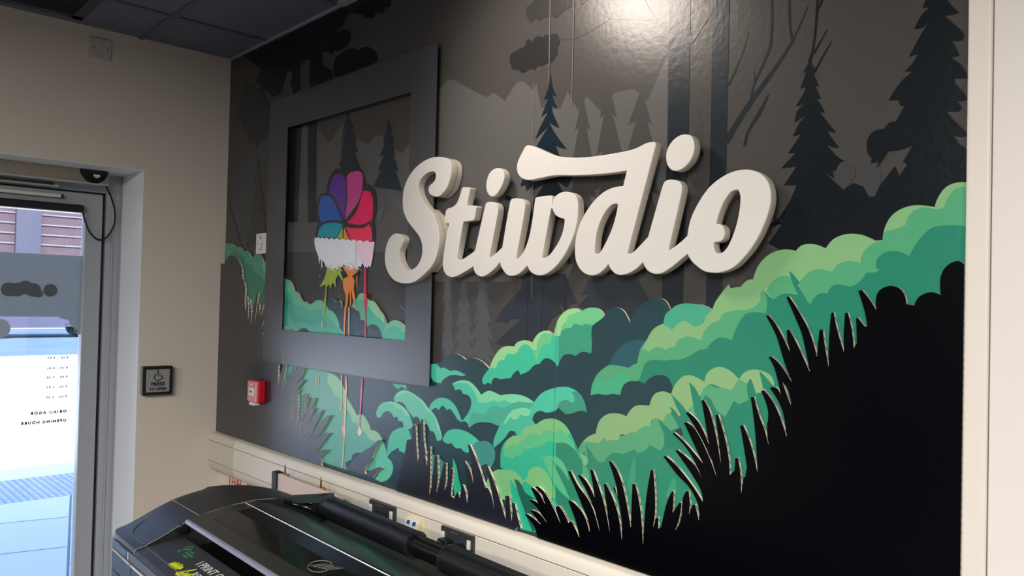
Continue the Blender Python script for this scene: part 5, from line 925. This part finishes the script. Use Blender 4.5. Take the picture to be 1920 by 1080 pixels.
# ------------------------------------------------------------ tray with wing nuts between printer and wall
t = empty('rear_tray', (0, 0, 0)); tag(t, 'pale tray with a black end and brass wing nuts between printer and wall', 'tray')
bm = bmesh.new(); prof_x(bm, [(-.128, .80), (-.128, .931), (-.126, .934), (-.112, .934), (-.110, .930), (-.110, .80)], .805, 1.27, 0); obj('tray_board', bm, mat('tray_pinkish', (214, 190, 176), .5, noise=.05, nscale=4), t)
bm = bmesh.new(); box(bm, (.795, -.134, .78), (.835, -.104, .937), 0, .004); obj('end_channel', bm, RUB, t)
for x in (.872, 1.135):
    bm = bmesh.new(); cyl(bm, (x, -.119, .934), (x, -.119, .948), .004, 14); cyl(bm, (x+.012, -.119, .936), (x+.028, -.119, .936), .005, 12)
    b2 = bmesh.new(); bmesh.ops.create_uvsphere(b2, u_segments=14, v_segments=8, radius=1)
    merge(bm, b2, 0, Matrix.Translation((x, -.119, .959)) @ Matrix.Diagonal((.0055, .003, .015, 1))); obj('wing_nut', bm, BRASS, t, smooth=True)
bm = bmesh.new(); box(bm, (.86, -.127, .74), (.90, -.111, .80)); box(bm, (1.2, -.127, .0), (1.23, -.111, .80)); box(bm, (.86, -.127, 0), (.89, -.111, .74)); obj('tray_leg', bm, PBLK, t)
# ------------------------------------------------------------ outside
def ground(name, x0, x1, m, z=-.02, y0=-30, y1=40, kind='structure'):
    bm = bmesh.new(); box(bm, (x0, y0, z-.1), (x1, y1, z)); o = obj(name, bm, m); tag(o, kind='structure'); return o
def brick_mat(name, c1, c2, mortar, scale, w, h, ms=.012, rough=.7):
    m = mat(name, c1, rough); nt = m.node_tree; tc = nt.nodes.new('ShaderNodeTexCoord'); b = nt.nodes.new('ShaderNodeTexBrick')
    b.inputs['Color1'].default_value = lin(c1)+(1,); b.inputs['Color2'].default_value = lin(c2)+(1,); b.inputs['Mortar'].default_value = lin(mortar)+(1,)
    b.inputs['Scale'].default_value = scale; b.inputs['Brick Width'].default_value = w; b.inputs['Row Height'].default_value = h; b.inputs['Mortar Size'].default_value = ms
    mp = nt.nodes.new('ShaderNodeMapping'); nt.links.new(tc.outputs['Object'], mp.inputs[0]); nt.links.new(mp.outputs[0], b.inputs['Vector']); nt.links.new(b.outputs[0], nt.nodes['Principled BSDF'].inputs['Base Color'])
    return m, mp
m, mp = brick_mat('paving_slabs', (205, 206, 206), (190, 194, 198), (100, 108, 120), 1, .75, .6, .008); mp.inputs['Rotation'].default_value = (0, 0, .25)
ground('pavement_near', -3.35, XO, m)
m, mp = brick_mat('tactile_paving', (176, 182, 192), (190, 196, 204), (140, 150, 164), 1, .07, .05, .012); ground('pavement_tactile', -4.2, -3.35, m)
ground('pavement_far', -18.6, -4.2, mat('pale_concrete', (214, 213, 210), .8, noise=.04, nscale=.6))
ground('road', -34, -18.6, mat('asphalt_shade', (72, 92, 120), .7, noise=.3, nscale=.8))  # shade over the far road is put into this darker, bluish colour
bm = bmesh.new(); box(bm, (-36, -30, 2.9), (-34, 40, 11), 0)
for k in range(18): box(bm, (-33.985, -30, 3.06+.42*k), (-33.95, 40, 3.12+.42*k), 1)
for y in (.2, 5.6, 9.6): box(bm, (-33.99, y, 2.95), (-33.7, y+.9, 11), 2)
t = tag(obj('timber_building', bm, [mat('cladding', (62, 46, 54), .8, noise=.15), mat('cladding_joint', (92, 88, 100), .8), mat('cladding_post', (50, 50, 66), .8)]), 'brown timber clad building across the street seen through the door', 'building')
bm = bmesh.new(); box(bm, (-36, -30, 0), (-34.01, 40, 2.9), 0)
for k in range(14): box(bm, (-34.02, -28+4.6*k, .5), (-33.97, -25+4.6*k, 2.6), 1)
tag(obj('shop_fronts', bm, [mat('shopfront_wall', (70, 82, 104), .8), mat('shopfront_glass', (40, 56, 84), .1)]), 'row of shop windows below the timber cladding across the street', 'shop front')
def car(x, y, rgb, label):
    t = empty('parked_car', (x, y, -.02)); tag(t, label, 'car')
    prof = [(-2.1, .35), (-2.15, .7), (-1.3, .9), (-.75, 1.38), (.8, 1.42), (1.5, .98), (2.1, .9), (2.15, .4)]
    bm = bmesh.new(); A = [bm.verts.new((-.85, a, b)) for a, b in prof]; B = [bm.verts.new((.85, a, b)) for a, b in prof]; bm.faces.new(A); bm.faces.new(B[::-1])
    for i in range(8): bm.faces.new((A[i], A[(i+1) % 8], B[(i+1) % 8], B[i]))
    obj('body', bm, mat(label[:12], rgb, .3), t)
    bm = bmesh.new(); vs_ = [bm.verts.new((.86, a, b)) for a, b in ((-1.1, .95), (-.7, 1.32), (.75, 1.35), (1.3, .98))]; bm.faces.new(vs_); obj('side_window', bm, PGLS, t)
    for yy in (-1.35, 1.35):
        for xx in (.62, -.9): bm = bmesh.new(); cyl(bm, (xx, yy, .33), (xx+.28, yy, .33), .33, 20); obj('wheel', bm, RUB, t)
car(-27.5, 5.2, (58, 56, 78), 'small lilac car parked across the street')
car(-29.5, 10.2, (210, 216, 226), 'small white car parked across the street')
